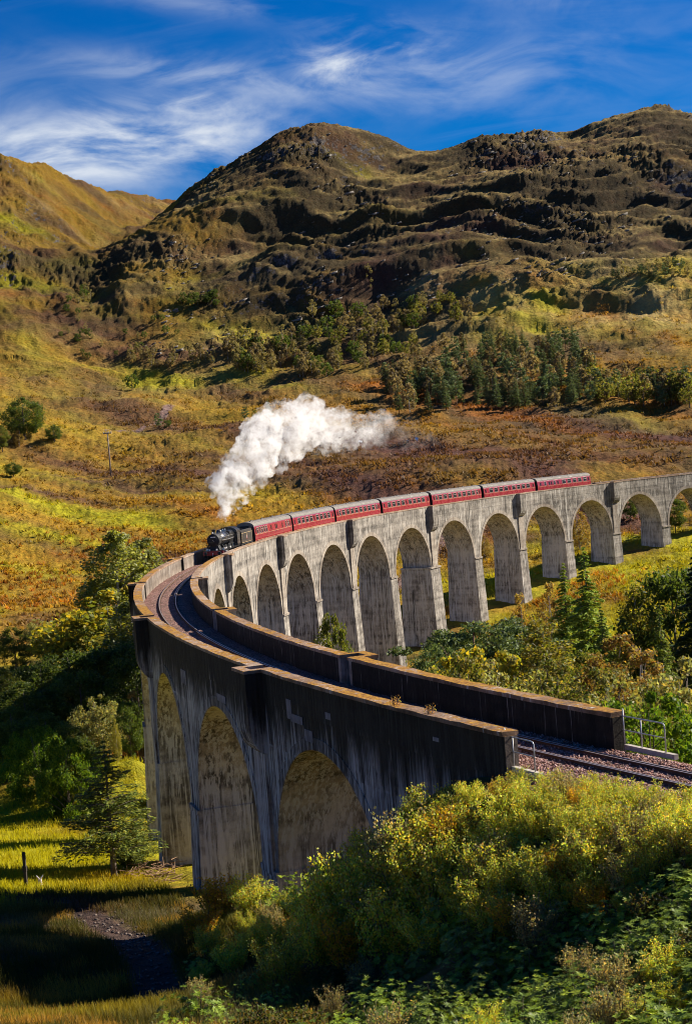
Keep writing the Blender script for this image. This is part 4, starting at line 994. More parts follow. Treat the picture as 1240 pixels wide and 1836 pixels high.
for i in range(90):
    x, y = rnd.uniform(-1.4, 2.8), rnd.uniform(-.95, .95); s = rnd.uniform(.1, .24); z = 2.6+0.55*(1-(y/1.1)**2)*rnd.uniform(.4, 1)
    b.box(x-s, x+s, y-s*.8, y+s*.8, z-s, z+s*.6, T=lambda X, Y, Z, q=rnd.uniform(0, 3), x=x, y=y: (x+(X-x)*math.cos(q)-(Y-y)*math.sin(q), y+(X-x)*math.sin(q)+(Y-y)*math.cos(q), Z))
b.build('coal', M_COAL, tn, kind='stuff')
wt_ = wheel_mesh(0.65)
for x in (-2.3, 0, 2.3):
    for s in (-.75, .75): w = link('wheel', wt_, tn); w.location = (x, s, .65); w.rotation_euler = (0, 0, 0 if s > 0 else math.pi)

en = empty('steam_engine', label='black steam engine under white steam with a red buffer beam, heading the train', cat='steam engine')
K_E0 = K_TF+0.25/PITCH; K_E1 = K_E0+11.9/PITCH
place_on_track(en, K_E0, K_E1)
E0 = -5.95                                # cab rear; +x forward
def ebox(name, mat, boxes, parent=None, smooth=False):
    b = MB()
    for q in boxes: b.box(q[0]+E0, q[1]+E0, *q[2:])
    return b.build(name, mat, parent or en)
ebox('running_plate', M_BLK, [(0.2, 11.2, -1.3, 1.3, 1.33, 1.38), (0.2, 11.2, 1.27, 1.3, 1.22, 1.33), (0.2, 11.2, -1.3, -1.27, 1.22, 1.33)])
ebox('frame', M_SOOT, [(0.3, 11.1, -.58, .58, .62, 1.33), (10.0, 11.1, -.62, .62, .9, 1.35)])
b = MB(); lathe_x(b, [(4.3+E0, .80), (6.2+E0, .80), (9.3+E0, .74)], 0, 2.62); bo = b.build('boiler', M_BLK, en, smooth=True)
for x, r in ((4.6, .815), (6.2, .812), (7.7, .79), (9.2, .765)):
    b = MB(); lathe_x(b, [(x-.03+E0, r), (x+.03+E0, r)], 0, 2.62); b.build('boiler_band', M_STEEL, bo)
b = MB(); b.prism([(.62, 1.5), (.82, 2.3), (.84, 3.1), (.74, 3.36), (.5, 3.46), (-.5, 3.46), (-.74, 3.36), (-.84, 3.1), (-.82, 2.3), (-.62, 1.5)], 1.8+E0, 4.4+E0); b.build('firebox', M_BLK, en)
b = MB(); lathe_x(b, [(9.3+E0, .80), (10.75+E0, .80), (10.82+E0, .78), (10.83+E0, .62), (10.93+E0, .55), (10.99+E0, .35), (11.0+E0, 0.02)], 0, 2.62); sbx = b.build('smokebox', M_SOOT, en, smooth=True)
b = MB(); b.box(10.92+E0, 11.02+E0, -.55, .12, 2.80, 2.86); b.box(10.92+E0, 11.02+E0, -.55, .12, 2.38, 2.44); b.build('hinge_strap', M_BLK, sbx)
b = MB(); b.tube([(11.0+E0, 0, 2.62), (11.14+E0, 0, 2.62)], .04); b.tube([(11.12+E0, 0, 2.62), (11.12+E0, .2, 2.5)], .02); b.build('door_handle', M_STEEL, sbx)
b = MB(); b.box(10.96+E0, 11.0+E0, -.28, .28, 2.98, 3.08); b.build('number_plate', M_WHT, sbx)
b = MB(); b.prism([(.75, 1.38), (.55, 1.9), (-.55, 1.9), (-.75, 1.38)], 9.4+E0, 10.7+E0); b.build('saddle', M_SOOT, en)
b = MB(); lathe_z(b, [(3.36, .32), (3.46, .25), (3.60, .215), (3.86, .235), (3.90, .27), (3.95, .25), (3.955, .15)], 10.1+E0, 0); b.build('chimney', M_SOOT, en, smooth=True)
b = MB(); lathe_z(b, [(3.3, .42), (3.42, .34), (3.60, .32), (3.72, .25), (3.77, .10), (3.775, .02)], 7.0+E0, 0); b.build('steam_dome', M_BLK, en, smooth=True)
for s in (-.14, .14):
    b = MB(); lathe_z(b, [(3.44, .1), (3.62, .08), (3.68, .05)], 4.0+E0, s, 12); b.build('safety_valve', M_STEEL, en)
# cab
b = MB()
for sg in (-1, 1):
    y0, y1 = sorted((sg*1.27, sg*1.30)); b.box(.1+E0, 1.95+E0, y0, y1, 1.38, 2.25); b.box(.1+E0, .3+E0, y0, y1, 2.25, 3.05); b.box(.95+E0, 1.1+E0, y0, y1, 2.25, 2.9); b.box(1.75+E0, 1.95+E0, y0, y1, 2.25, 3.05); b.box(.3+E0, 1.75+E0, y0, y1, 2.9, 3.05)
b.box(1.92+E0, 1.95+E0, -1.27, 1.27, 1.38, 2.9); cab = b.build('cab', M_BLK, en)
b = MB()
rp = [(1.32*math.cos(a), 3.03+.78*math.sin(a)) for a in [math.pi*i/12 for i in range(13)]]; rp2 = [(y*.97, z-.03) for y, z in rp[::-1]]
b.prism(rp, -.15+E0, 2.1+E0); b.build('cab_roof', M_BLK, cab)
b = MB()
for sg in (-1, 1): b.box(.32+E0, .93+E0, *sorted((sg*1.275, sg*1.29)), 2.27, 2.88); b.box(1.12+E0, 1.73+E0, *sorted((sg*1.275, sg*1.29)), 2.27, 2.88)
b.build('cab_window', M_GLASS, cab)
ebox('buffer_beam', M_RED, [(11.2, 11.34, -1.28, 1.28, .80, 1.28)])
for s in (-.87, .87):
    b = MB(); lathe_x(b, [(11.34+E0, .14), (11.62+E0, .12), (11.63+E0, .07), (11.82+E0, .07), (11.83+E0, .23), (11.88+E0, .22), (11.9+E0, .05)], s, 1.05, 18); b.build('buffer', M_SOOT, en)
for s, z in ((-.45, 1.42), (.45, 1.42), (0, 3.52)):
    x = 11.15 if z < 2 else 10.7
    b = MB(); b.box(x+E0, x+.16+E0, s-.08, s+.08, z-.08, z+.14); lathe_x(b, [(x+.16+E0, .075), (x+.20+E0, .07)], s, z+.03, 12); b.build('headlamp', M_WHT, en)
b = MB(); b.box(11.34+E0, 11.55+E0, -.04, .04, .95, 1.1); b.tube([(11.5+E0, 0, 1.0), (11.56+E0, 0, .75), (11.5+E0, 0, .55)], .03); b.build('coupling', M_STEEL, en)
wd = wheel_mesh(0.91, 'driving_wheel', M_SOOT); wb = wheel_mesh(0.5)
for x in (2.3, 4.75, 6.95):
    for s in (-.75, .75):
        w = link('driving_wheel', wd, en); w.location = (x+E0, s, .91); w.rotation_euler = (0, 0, 0 if s > 0 else math.pi)
        sp = MB()
        for i in range(14):
            a = 2*math.pi*i/14; c, q = math.cos(a), math.sin(a); sp.add([(c*.2-q*.03, .03, q*.2+c*.03), (c*.2+q*.03, .03, q*.2-c*.03), (c*.78+q*.03, .03, q*.78-c*.03), (c*.78-q*.03, .03, q*.78+c*.03), (c*.2, .055, q*.2), (c*.78, .055, q*.78)], [(0, 3, 2, 1), (0, 4, 5, 3), (1, 2, 5, 4)])
        sp.build('spokes', M_BLK, w, kind='stuff')
for x in (8.35, 10.35):
    for s in (-.75, .75): w = link('bogie_wheel', wb, en); w.location = (x+E0, s, .5); w.rotation_euler = (0, 0, 0 if s > 0 else math.pi)
for s in (-1, 1):
    b = MB(); lathe_x(b, [(8.75+E0, .30), (8.80+E0, .34), (9.75+E0, .34), (9.8+E0, .28)], s*1.02, 1.0, 18); lathe_x(b, [(8.6+E0, .17), (9.95+E0, .17)], s*1.02, 1.42, 14); b.build('cylinder', M_STEEL, en, smooth=False)
    b = MB(); b.box(2.3+E0, 6.95+E0, s*1.0-.03, s*1.0+.03, .56, .68); b.build('coupling_rod', M_STEEL, en)
    b = MB(); b.tube([(4.75+E0, s*1.08, .62), (7.6+E0, s*1.08, .98), (8.8+E0, s*1.08, 1.0)], .06, 6); b.box(6.9+E0, 8.7+E0, s*1.02-.08, s*1.02+.08, 1.13, 1.2); b.box(6.9+E0, 8.7+E0, s*1.02-.08, s*1.02+.08, .80, .86); b.tube([(6.95+E0, s*1.12, .95), (7.7+E0, s*1.12, 1.3), (8.4+E0, s*1.12, 1.42)], .04, 6); b.build('connecting_rod', M_STEEL, en)
    b = MB(); b.tube([(2.0+E0, s*.95, 2.85), (9.2+E0, s*.86, 2.88), (10.7+E0, s*.86, 2.88)], .022, 6); b.build('boiler_handrail', M_STEEL, en)
    b = MB(); b.tube([(9.8+E0, s*.86, 2.0), (9.6+E0, s*1.0, 1.7), (9.5+E0, s*1.0, 1.35)], .10, 10); b.build('steam_pipe', M_SOOT, en)
    b = MB(); b.tube([(2.0+E0, s*.86, 2.45), (5.5+E0, s*.88, 2.42), (9.4+E0, s*.82, 2.5)], .05, 8); b.build('ejector_pipe', M_STEEL if s > 0 else M_BLK, en)
    b = MB(); b.box(10.6+E0, 11.0+E0, s*1.2-.05, s*1.2+.05, .45, 1.33); b.box(10.6+E0, 11.0+E0, s*1.2-.2, s*1.2+.1, .45, .48); b.box(10.6+E0, 11.0+E0, s*1.2-.2, s*1.2+.1, .85, .88); b.build('step', M_SOOT, en)

# ------------------------------------------------------------ steam
def steam():
    path = [(402,931,199.0,7),(398,915,199.5,13),(400,897,200.5,20),(408,872,202,30),(424,850,204,37),(446,826,207,44),(470,806,210,46),(497,782,214,47),(524,762,219,44),(552,766,224,45),(585,775,230,40),(618,776,236,36),(650,774,243,32),(684,768,250,38),(716,772,257,36),(752,780,264,26),(775,785,270,14)]
    bm = bmesh.new(); rs = random.Random(5); blobs = []
    for i in range(len(path)-1):
        a, b = path[i], path[i+1]; n = 20 if i > 1 else 9
        for j in range(n):
            t = (j+rs.random())/n; px, py, d, r = [a[q]+(b[q]-a[q])*t for q in range(4)]
            P = at(px, py, d); R = r*1.22*d/FPX
            u = Vector((rs.gauss(0, 1), rs.gauss(0, 1), rs.gauss(0, 1))).normalized()*rs.random()**0.5
            thin = 1-sstep(620, 760, np.array(float(px)))*0.30
            rr = R*rs.uniform(0.22, 0.60)*float(thin); blobs.append((Vector(P)+u*(R-rr*0.7), rr))
    # the highest tuft
    for px, py, d, r in ((515,722,218,10),(505,735,217,15),(525,735,220,14),(425,905,202,9),(440,893,203,10),(452,880,204,9),(415,915,201,8),(700,755,254,8),(690,735,254,5),(720,765,258,6)): blobs.append((Vector(at(px, py, d)), r*d/FPX))
    for c, r in blobs: bmesh.ops.create_icosphere(bm, subdivisions=2, radius=r, matrix=Matrix.Translation(c))
    me = bpy.data.meshes.new('steam'); bm.to_mesh(me); bm.free()
    o = bpy.data.objects.new('tmp', me); COL.objects.link(o); m = o.modifiers.new('r', 'REMESH'); m.mode = 'VOXEL'; m.voxel_size = 0.24
    tx = bpy.data.textures.new('billow', 'CLOUDS'); tx.noise_scale = 1.9; tx.noise_depth = 3; dm = o.modifiers.new('d', 'DISPLACE'); dm.texture = tx; dm.texture_coords = 'GLOBAL'; dm.strength = 1.7; dm.mid_level = 0.5
    tx2 = bpy.data.textures.new('billow_fine', 'CLOUDS'); tx2.noise_scale = 0.75; tx2.noise_depth = 2; d2 = o.modifiers.new('e', 'DISPLACE'); d2.texture = tx2; d2.texture_coords = 'GLOBAL'; d2.strength = 1.1; d2.mid_level = 0.5
    dg = bpy.context.evaluated_depsgraph_get(); me2 = bpy.data.meshes.new_from_object(o.evaluated_get(dg)); bpy.data.objects.remove(o)
    me2.name = 'steam'; me2.materials.clear()
    t = NT('steam'); t.t.nodes.remove(t.b)
    P = t.pos(); n = t.noise(P, 0.55, 5, 0.62, 0.3); n2 = t.noise(P, 1.7, 4, 0.65)
    sx_ = t.n('ShaderNodeSeparateXYZ', {0: P})
    f = t.math('ADD', t.math('MULTIPLY', n, 0.62), t.math('MULTIPLY', n2, 0.38))
    core = t.math('MULTIPLY', t.rng(f, 0.47, 0.59, 0.008, 1.0), t.rng(t.noise(P, 0.22, 3, 0.5), 0.34, 0.54, 0.10, 1.0))
    # thins out towards the tail of the plume
    a, b_ = at(560, 770, 224), at(740, 790, 262); dv = np.array(b_[:2])-np.array(a[:2]); L = dv@dv
    tt = t.math('ADD', t.math('MULTIPLY', t.math('SUBTRACT', sx_.outputs[0], float(a[0])), float(dv[0]/L)), t.math('MULTIPLY', t.math('SUBTRACT', sx_.outputs[1], float(a[1])), float(dv[1]/L)))
    dn = t.rng(tt, -0.8, 0.8, 1.9, 0.04, False)
    v = t.n('ShaderNodeVolumePrincipled', {'Color': (0.985, 0.985, 0.99, 1), 'Density': t.math('MULTIPLY', core, dn), 'Anisotropy': 0.25, 'Density Attribute': ''})
    t.link(v.outputs[0], t.out.inputs['Volume']); me2.materials.append(t.m)
    tag(link('steam_plume', me2), 'thick white steam plume rising from the engine and trailing over the coaches', 'steam')
steam()
# ------------------------------------------------------------ plants
def leaf_mat(name, tr=0.35, gloss=0.25):
    t = NT(name); c = t.attr('tint').outputs['Color']; r = t.n('ShaderNodeObjectInfo').outputs['Random']
    f = t.rng(r, 0, 1, 0.80, 1.22, False)
    c = t.mix(1.0, c, t.n('ShaderNodeCombineXYZ', {0: f, 1: f, 2: f}).outputs[0], 'MULTIPLY')
    t.base(c, 0.55); t.b.inputs['Specular IOR Level'].default_value = gloss
    tl = t.n('ShaderNodeBsdfTranslucent', {'Color': t.mix(1.0, c, (1.5, 1.35, 0.6), 'MULTIPLY')})
    ms = t.n('ShaderNodeMixShader', {0: tr, 1: t.b.outputs[0], 2: tl.outputs[0]}); t.link(ms.outputs[0], t.out.inputs[0]); return t.m
M_LEAF = leaf_mat('leaf', 0.5); M_NEEDLE = leaf_mat('needle', 0.25, 0.2); M_GRASSB = leaf_mat('grass_blade', 0.35, 0.1); M_RHOD = leaf_mat('leathery_leaf', 0.25, 0.4)
M_BARK = simple('grey_bark', (0.13, 0.105, 0.085), 0.9, 0, 0.35, 2)
M_BIRCH = simple('pale_birch_bark', (0.36, 0.33, 0.30), 0.8, 0, 0.45, 2)
M_PINE = simple('reddish_pine_bark', (0.17, 0.095, 0.06), 0.9, 0, 0.35, 2)
def unit(n, rg): v = rg.normal(size=(n, 3)); return v/np.linalg.norm(v, axis=1, keepdims=True)
def leaves(C, N, size, rg, cols, asp=0.55, up=None, sv=0.3, tipdir=None, tilt=0.5):
    """C centres, N leaf normals -> folded-free rhombus quads with a colour per leaf"""
    n = len(C); T = unit(n, rg) if tipdir is None else tipdir + tilt*unit(n, rg)
    T = T - N*(T*N).sum(1, keepdims=True); T /= np.linalg.norm(T, axis=1, keepdims=True)+1e-9; B = np.cross(N, T)
    s = size*rg.uniform(1-sv, 1+sv, (n, 1))*0.5
    V = np.stack([C-T*s, C-T*s*0.05+B*s*asp, C+T*s, C-T*s*0.05-B*s*asp], 1).reshape(-1, 3)
    F = np.arange(n*4).reshape(n, 4); K = np.repeat(np.concatenate([cols, np.ones((n, 1))], 1), 4, axis=0); return V, F, K
def pick(pal, n, rg, var=0.22):
    pal = np.array(pal); i = rg.integers(0, len(pal), n); return np.clip(pal[i]*rg.uniform(1-var, 1+var, (n, 1)), 0, 1)
def tube_np(b, p0, p1, r0, r1, bend, n=6, seg=5, rs=None):
    p0 = Vector(p0); p1 = Vector(p1); pts = []; rr = []
    for i in range(seg+1):
        t = i/seg; q = p0.lerp(p1, t) + Vector(bend)*math.sin(math.pi*t); pts.append(q); rr.append(r0+(r1-r0)*t)
    b.tube(pts, rr, n)
PROTO = {}
def tree_proto(key, H, prof, base, nclump, nleaf, crad, leaf, pal, seed, bark, mat=None, trunk_r=0.16, droop=0.0, flat=1.0, shell=0.55, limbs=14, lean=0.0, asp=0.55, inner=None, stems=1):
    """prof: list of (height fraction in crown, radius m)"""
    rg = np.random.default_rng(seed); hz = np.array([p[0] for p in prof]); hr = np.array([p[1] for p in prof])
    nclump = int(nclump*1.7); nleaf = int(nleaf*1.5)
    w = np.interp(np.linspace(0, 1, 200), hz, hr)**1.3+0.05; w /= w.sum()
    fz = rg.choice(np.linspace(0, 1, 200), nclump, p=w); a = rg.uniform(0, 2*np.pi, nclump); rad = np.interp(fz, hz, hr)*(shell+(1-shell)*rg.random(nclump)**0.6)*rg.uniform(0.75, 1.12, nclump)
    z = base + fz*(H-base); lx = lean*z
    cc = np.stack([rad*np.cos(a)+lx, rad*np.sin(a), z-droop*rad], 1)
    cr = crad*rg.uniform(0.6, 1.35, nclump)*(0.55+0.45*np.interp(fz, hz, hr)/hr.max())
    idx = rg.integers(0, nclump, nleaf); d = unit(nleaf, rg); d[:, 2] = d[:, 2]*0.85 + 0.1
    q = rg.random((nleaf, 1))**0.45; P = cc[idx] + d*cr[idx][:, None]*q*np.array([1, 1, flat])
    if droop > 0.3: P[:, 2] -= rg.random(nleaf)**2*cr[idx]*1.2
    N = d*0.6 + unit(nleaf, rg)*0.8; N /= np.linalg.norm(N, axis=1, keepdims=True)
    cols = pick(pal, nleaf, rg)*(0.85+0.3*rg.random(nclump))[idx][:, None]
    V, F, K = leaves(P, N, leaf, rg, cols, asp)
    crown = np_mesh('crown', V, F, [mat or M_LEAF], attrs={'tint': K})
    b = MB(); rs = random.Random(seed)
    for s in range(stems):
        ox = 0 if stems == 1 else rs.uniform(-.25, .25)*H*0.08; oy = 0 if stems == 1 else rs.uniform(-.25, .25)*H*0.08
        top = (lean*H*0.9+ox*4, oy*4, H*0.90); tube_np(b, (ox, oy, -0.4), top, trunk_r/(stems**0.4), trunk_r*0.12, (rs.uniform(-.03, .03)*H, rs.uniform(-.03, .03)*H, 0), 7, 7)
    order = rs.sample(range(nclump), min(limbs, nclump))
    for i in order:
        c = cc[i]; zz = max(base*0.55, c[2]-(math.hypot(c[0], c[1])*rs.uniform(.35, .8)+0.3)); zz = min(zz, H*.85)
        tube_np(b, (lean*zz, 0, zz), c, trunk_r*0.42*(1-zz/H*0.7), trunk_r*0.07, (0, 0, rs.uniform(.0, .06)*H), 5, 4)
    PROTO[key] = (b.mesh('trunk', bark, True), crown); return PROTO[key]
def conifer_proto(key, H, R, base, tiers, seed, pal, leaf=0.35, dense=26, droop=0.25, up=0.0, bark=None, taper=1.0, irregular=0.2, drop=0.0):
    rg = np.random.default_rng(seed); rs = random.Random(seed); b = MB(); tube_np(b, (0, 0, -.4), (0, 0, H*.98), H*0.016+.04, .015, (0, 0, 0), 7, 6)
    Cs = []; Ns = []; Ts = []
    for t in range(tiers):
        f = t/(tiers-1); z = base+(H-base)*f; r = R*(1-f)**taper*rs.uniform(1-irregular, 1+irregular)+0.12; nb = max(4, int(5+4*(1-f)))
        for i in range(nb):
            if rs.random() < drop: continue
            a = rs.uniform(0, 6.28); rr = r*rs.uniform(.7, 1.12); dv = np.array([math.cos(a), math.sin(a), 0]); end = dv*rr + np.array([0, 0, z-droop*rr+up*rr*(rr > 0)])
            st = np.array([0, 0, z+0.1])
            if f < .92: b.tube([st, (st+end)/2+np.array([0, 0, .06*rr]), end], [0.03*(1.2-f)+.008, 0.02, .006], 4, False)
            n = max(5, int(dense*rr/R)); q = rg.random(n)**0.7; side = np.cross(dv, [0, 0, 1])
            C = st+(end-st)*q[:, None] + side*(rg.normal(size=(n, 1))*0.20*(1.15-q[:, None])*rr) + np.array([0, 0, 1])*rg.normal(size=(n, 1))*0.05*rr + np.array([0, 0, -0.06*rr])*rg.random((n, 1))
            Cs.append(C); Ns.append(np.array([0, 0, 1.0])+0.65*unit(n, rg)); Ts.append(np.tile(dv-np.array([0, 0, .3]), (n, 1)))
    C = np.vstack(Cs); N = np.vstack(Ns); N /= np.linalg.norm(N, axis=1, keepdims=True); T = np.vstack(Ts)
    V, F, K = leaves(C, N, leaf, rg, pick(pal, len(C), rg), 0.38, tipdir=T, tilt=0.7)
    PROTO[key] = (b.mesh('trunk', bark or M_BARK, True), np_mesh('crown', V, F, [M_NEEDLE], attrs={'tint': K})); return PROTO[key]
G_DK = [(0.05, 0.085, 0.018), (0.075, 0.115, 0.022), (0.11, 0.145, 0.026)]
G_MID = [(0.085, 0.125, 0.022), (0.13, 0.165, 0.028), (0.18, 0.20, 0.03)]
G_YEL = [(0.22, 0.235, 0.025), (0.32, 0.28, 0.025), (0.15, 0.185, 0.028), (0.40, 0.31, 0.03)]
G_OLV = [(0.17, 0.165, 0.045), (0.24, 0.215, 0.06), (0.30, 0.24, 0.075)]
G_BRN = [(0.26, 0.155, 0.055), (0.33, 0.19, 0.05), (0.19, 0.125, 0.05), (0.38, 0.25, 0.055)]
G_ORG = [(0.34, 0.13, 0.02), (0.28, 0.09, 0.015), (0.38, 0.19, 0.03)]
G_PALE = [(0.24, 0.27, 0.11), (0.32, 0.34, 0.16), (0.18, 0.215, 0.08)]
G_PINE = [(0.085, 0.13, 0.06), (0.12, 0.17, 0.075), (0.17, 0.22, 0.09)]
round_p = [(0, 1.2), (.25, 2.6), (.55, 3.0), (.8, 2.1), (1, .5)]
tree_proto('oak', 8, [(0, 2.2), (.3, 3.6), (.6, 3.6), (.85, 2.4), (1, .7)], 1.4, 70, 9000, 0.95, .26, G_DK, 11, M_BARK, trunk_r=.28)
tree_proto('alder', 9, round_p, 1.2, 60, 8000, 0.8, .24, G_DK+G_MID[:1], 12, M_BARK)
tree_proto('alder_light', 9, round_p, 1.2, 62, 8500, 0.75, .23, G_MID+G_OLV[:1], 13, M_BARK)
tree_proto('birch_green', 10, [(0, .9), (.25, 2.0), (.5, 2.2), (.75, 1.5), (1, .3)], 1.5, 80, 9000, 0.55, .19, G_YEL[:3]+G_OLV, 14, M_BIRCH, droop=.4, trunk_r=.12, limbs=24)
tree_proto('birch_brown', 9, [(0, 1.2), (.25, 2.4), (.5, 2.7), (.75, 2.0), (1, .4)], 1.2, 85, 8000, 0.55, .19, G_BRN+G_OLV, 15, M_BIRCH, droop=.35, trunk_r=.12, limbs=26, stems=2)
tree_proto('aspen', 12, [(0, .8), (.2, 1.7), (.5, 1.9), (.8, 1.2), (1, .25)], 1.5, 90, 11000, 0.6, .22, G_PALE+G_MID[2:]+G_YEL[:1], 16, M_BIRCH, trunk_r=.16, limbs=26)
tree_proto('willow', 7, [(0, 2.0), (.3, 3.0), (.6, 2.8), (.85, 1.8), (1, .5)], .5, 85, 9000, 0.62, .21, G_PALE+G_OLV, 17, M_BARK, stems=3)
tree_proto('yellow_bush', 5, [(0, 2.2), (.3, 2.9), (.6, 2.6), (.85, 1.7), (1, .6)], .2, 80, 9000, 0.5, .20, G_YEL, 18, M_BARK, stems=3, trunk_r=.1)
tree_proto('green_bush', 4.5, [(0, 2.2), (.3, 2.8), (.6, 2.6), (.85, 1.7), (1, .6)], .2, 70, 11000, 0.5, .17, [(0.06,0.13,0.012),(0.11,0.19,0.015),(0.17,0.24,0.02)], 19, M_BARK, stems=3, trunk_r=.1)
tree_proto('olive_tree', 8, round_p, .8, 75, 10000, 0.7, .20, G_OLV+G_MID, 20, M_BARK, stems=2)
conifer_proto('larch', 13, 3.1, .8, 44, 21, [(0.16,0.24,0.035),(0.24,0.33,0.05),(0.34,0.40,0.06)], leaf=.33, dense=150, droop=.15, irregular=.22)
conifer_proto('spruce', 14, 3.2, .6, 42, 22, G_DK+[(0.05,0.09,0.04),(0.08,0.12,0.04)], leaf=.38, dense=130, droop=.3)
conifer_proto('young_pine', 9.3, 2.7, 1.7, 22, 23, [(0.14,0.19,0.03),(0.20,0.24,0.04),(0.28,0.30,0.05),(0.09,0.13,0.03)], leaf=.25, dense=120, droop=-.18, irregular=.35, bark=M_BARK, taper=.8, drop=.12)
tree_proto('scots_pine', 9, [(0, 1.8), (.3, 3.2), (.6, 3.4), (.85, 2.4), (1, .8)], 3.0, 38, 8500, .85, .22, [(0.07,0.11,0.04),(0.11,0.16,0.055),(0.16,0.21,0.07)], 24, M_PINE, M_NEEDLE, trunk_r=.2, flat=.55, shell=.35, lean=.12, asp=.42)
# far trees
for i, (key, pal, H, pr, bk) in enumerate((('far_birch', [(0.20,0.185,0.085),(0.27,0.235,0.12),(0.15,0.145,0.06),(0.32,0.27,0.14)], 8, [(0, 1.0), (.3, 2.2), (.6, 2.2), (1, .5)], M_BIRCH), ('far_birch_tan', [(0.22,0.175,0.10),(0.17,0.14,0.08),(0.27,0.225,0.14)], 7.5, [(0, 1.0), (.3, 2.0), (.6, 2.0), (1, .5)], M_BIRCH),
        ('far_dark', G_DK, 7, round_p, M_BARK), ('far_round', G_MID+G_OLV, 7, round_p, M_BARK))):
    tree_proto(key, H, pr, 1.0, 34, 900, .75, .50, pal, 60+i, bk, limbs=7, trunk_r=.15)
conifer_proto('far_pine', 10, 2.2, 1.2, 20, 71, G_PINE, leaf=.62, dense=20, droop=.05, irregular=.3, bark=M_PINE, taper=.75)
tree_proto('far_scots', 10, [(0, 1.4), (.3, 2.4), (.6, 2.3), (.85, 1.6), (1, .6)], 2.4, 30, 1100, .8, .50, G_PINE, 72, M_PINE, M_NEEDLE, limbs=7, trunk_r=.16, flat=.7)
def proto_h(key): return max(v.co.z for v in PROTO[key][1].vertices)
PH_ = {k: proto_h(k) for k in PROTO}
def put_tree(key, x, y, h, label, group=None, name='tree', cat='tree', z=None, wide=1.0, lean=0.0):
    if z is None: z = float(gz(x, y)[0])
    s = h/PH_[key]; o = empty(name, (x, y, z-0.05), rnd.uniform(0, 6.28), label, cat, group); o.scale = (s*wide, s*wide, s)
    if lean: o.rotation_euler = (lean, 0, o.rotation_euler[2])
    tr, cr = PROTO[key]; link('trunk', tr, o); link('crown', cr, o); return o
def top_tree(key, px, py_top, d, label, name='tree', cat='tree', wide=1.0, group=None, hmax=26):
    """tree whose top shows at a photo pixel, standing d metres away"""
    P = at(px, py_top, d); g = float(gz(P[0], P[1])[0]); h = min(max(P[2]-g, 1.2), hmax); return put_tree(key, P[0], P[1], h, label, group, name, cat, wide=wide)
def base_tree(key, px, py, hpx, label, group=None, name='tree', cat='tree', wide=1.0, dmax=None):
    P = hit(px, py)[0]
    if np.isnan(P[0]): return
    d = math.hypot(P[0]-CX, P[1]-CY); return put_tree(key, P[0], P[1], hpx*(0.86 if d > 600 else 1.0)*d/FPX*1.02, label, group, name, cat, wide=wide)
# ---- river bank left of the viaduct
LEFT = [('aspen',205,948,262,1.55,'tall pale green tree rising above the others beside the curved parapet','aspen_tree'), ('aspen',258,962,270,1.5,'second pale green tree top, between the tallest tree and the parapet','aspen_tree'),
 ('yellow_bush',205,1050,245,1.5,'yellow leaved tree under the tall pale green tree','birch_tree'), ('aspen',232,1072,228,1.6,'leafy tree standing against the left edge of the viaduct','aspen_tree'),
 ('alder_light',160,1098,240,1.2,'broad dark tree in the middle of the wooded river bank','alder_tree'), ('alder',205,1150,218,1.2,'dark rounded tree low on the wooded bank near the first arch','oak_tree'),
 ('willow',68,1108,285,1.3,'olive tree with a sunlit pale crown at the upper edge of the wood','willow_tree'), ('alder_light',22,1122,262,1.2,'tall leafy tree at the left edge of the frame above the dark bushes','alder_tree'),
 ('alder',120,1165,215,1.2,'dark shaded tree in the centre of the wood behind the pale bush','oak_tree'), ('alder',72,1185,212,1.25,'dark tree between the willow and the round dark bushes','alder_tree'),
 ('alder',240,1170,196,.9,'narrow dark tree close to the outermost pier','alder_tree'), ('willow',172,1243,178,.95,'silvery grey willow bush in front of the dark wood','willow_bush'), ('oak',80,1275,172,1.35,'low dark round bush behind the orange bracken','bush'),
 ('oak',18,1262,174,1.2,'low dark bush at the left frame edge, above the orange bracken','bush'), ('alder_light',0,1195,205,1.1,'half lit leafy tree cut by the left frame edge','alder_tree'), ('alder',228,1255,170,.7,'small dark bush between the silvery willow and the pier','bush'),
 ('birch_brown',235,1235,190,.7,'thin brownish tree half hidden behind the pier edge','birch_tree'), ('alder',140,1200,200,1.1,'shaded tree right behind the silvery willow bush','alder_tree'), ('oak',40,1215,200,1.1,'dark tree in the lower left of the wood','oak_tree'),
 ('green_bush',60,1300,160,.8,'yellow green bush in the middle of the orange bracken','bush'), ('green_bush',115,1318,152,.6,'small yellow green bush at the edge of the sunny meadow','bush'), ('birch_green',205,1285,165,.5,'slim pale sapling just above the young pine','sapling'), ('oak',143,1315,158,.9,'small round dark bush in front of the wood, right of the yellow green bush','bush')]
for key, px, py, d, w, lab, nm in LEFT: top_tree(key, px, py, d, lab, nm, 'bush' if 'bush' in nm else 'tree', w)
# ---- young pines on the meadow
base_tree('young_pine', 206, 1575, 245, 'airy young pine standing on the meadow beside the tallest piers', name='pine_tree', wide=1.25)
base_tree('young_pine', 252, 1560, 130, 'smaller dark pine between the airy pine and the pier', name='pine_tree', wide=1.1)
base_tree('oak', 235, 1560, 55, 'low dark scrub at the foot of the two pines', name='bush', cat='bush', wide=1.2)
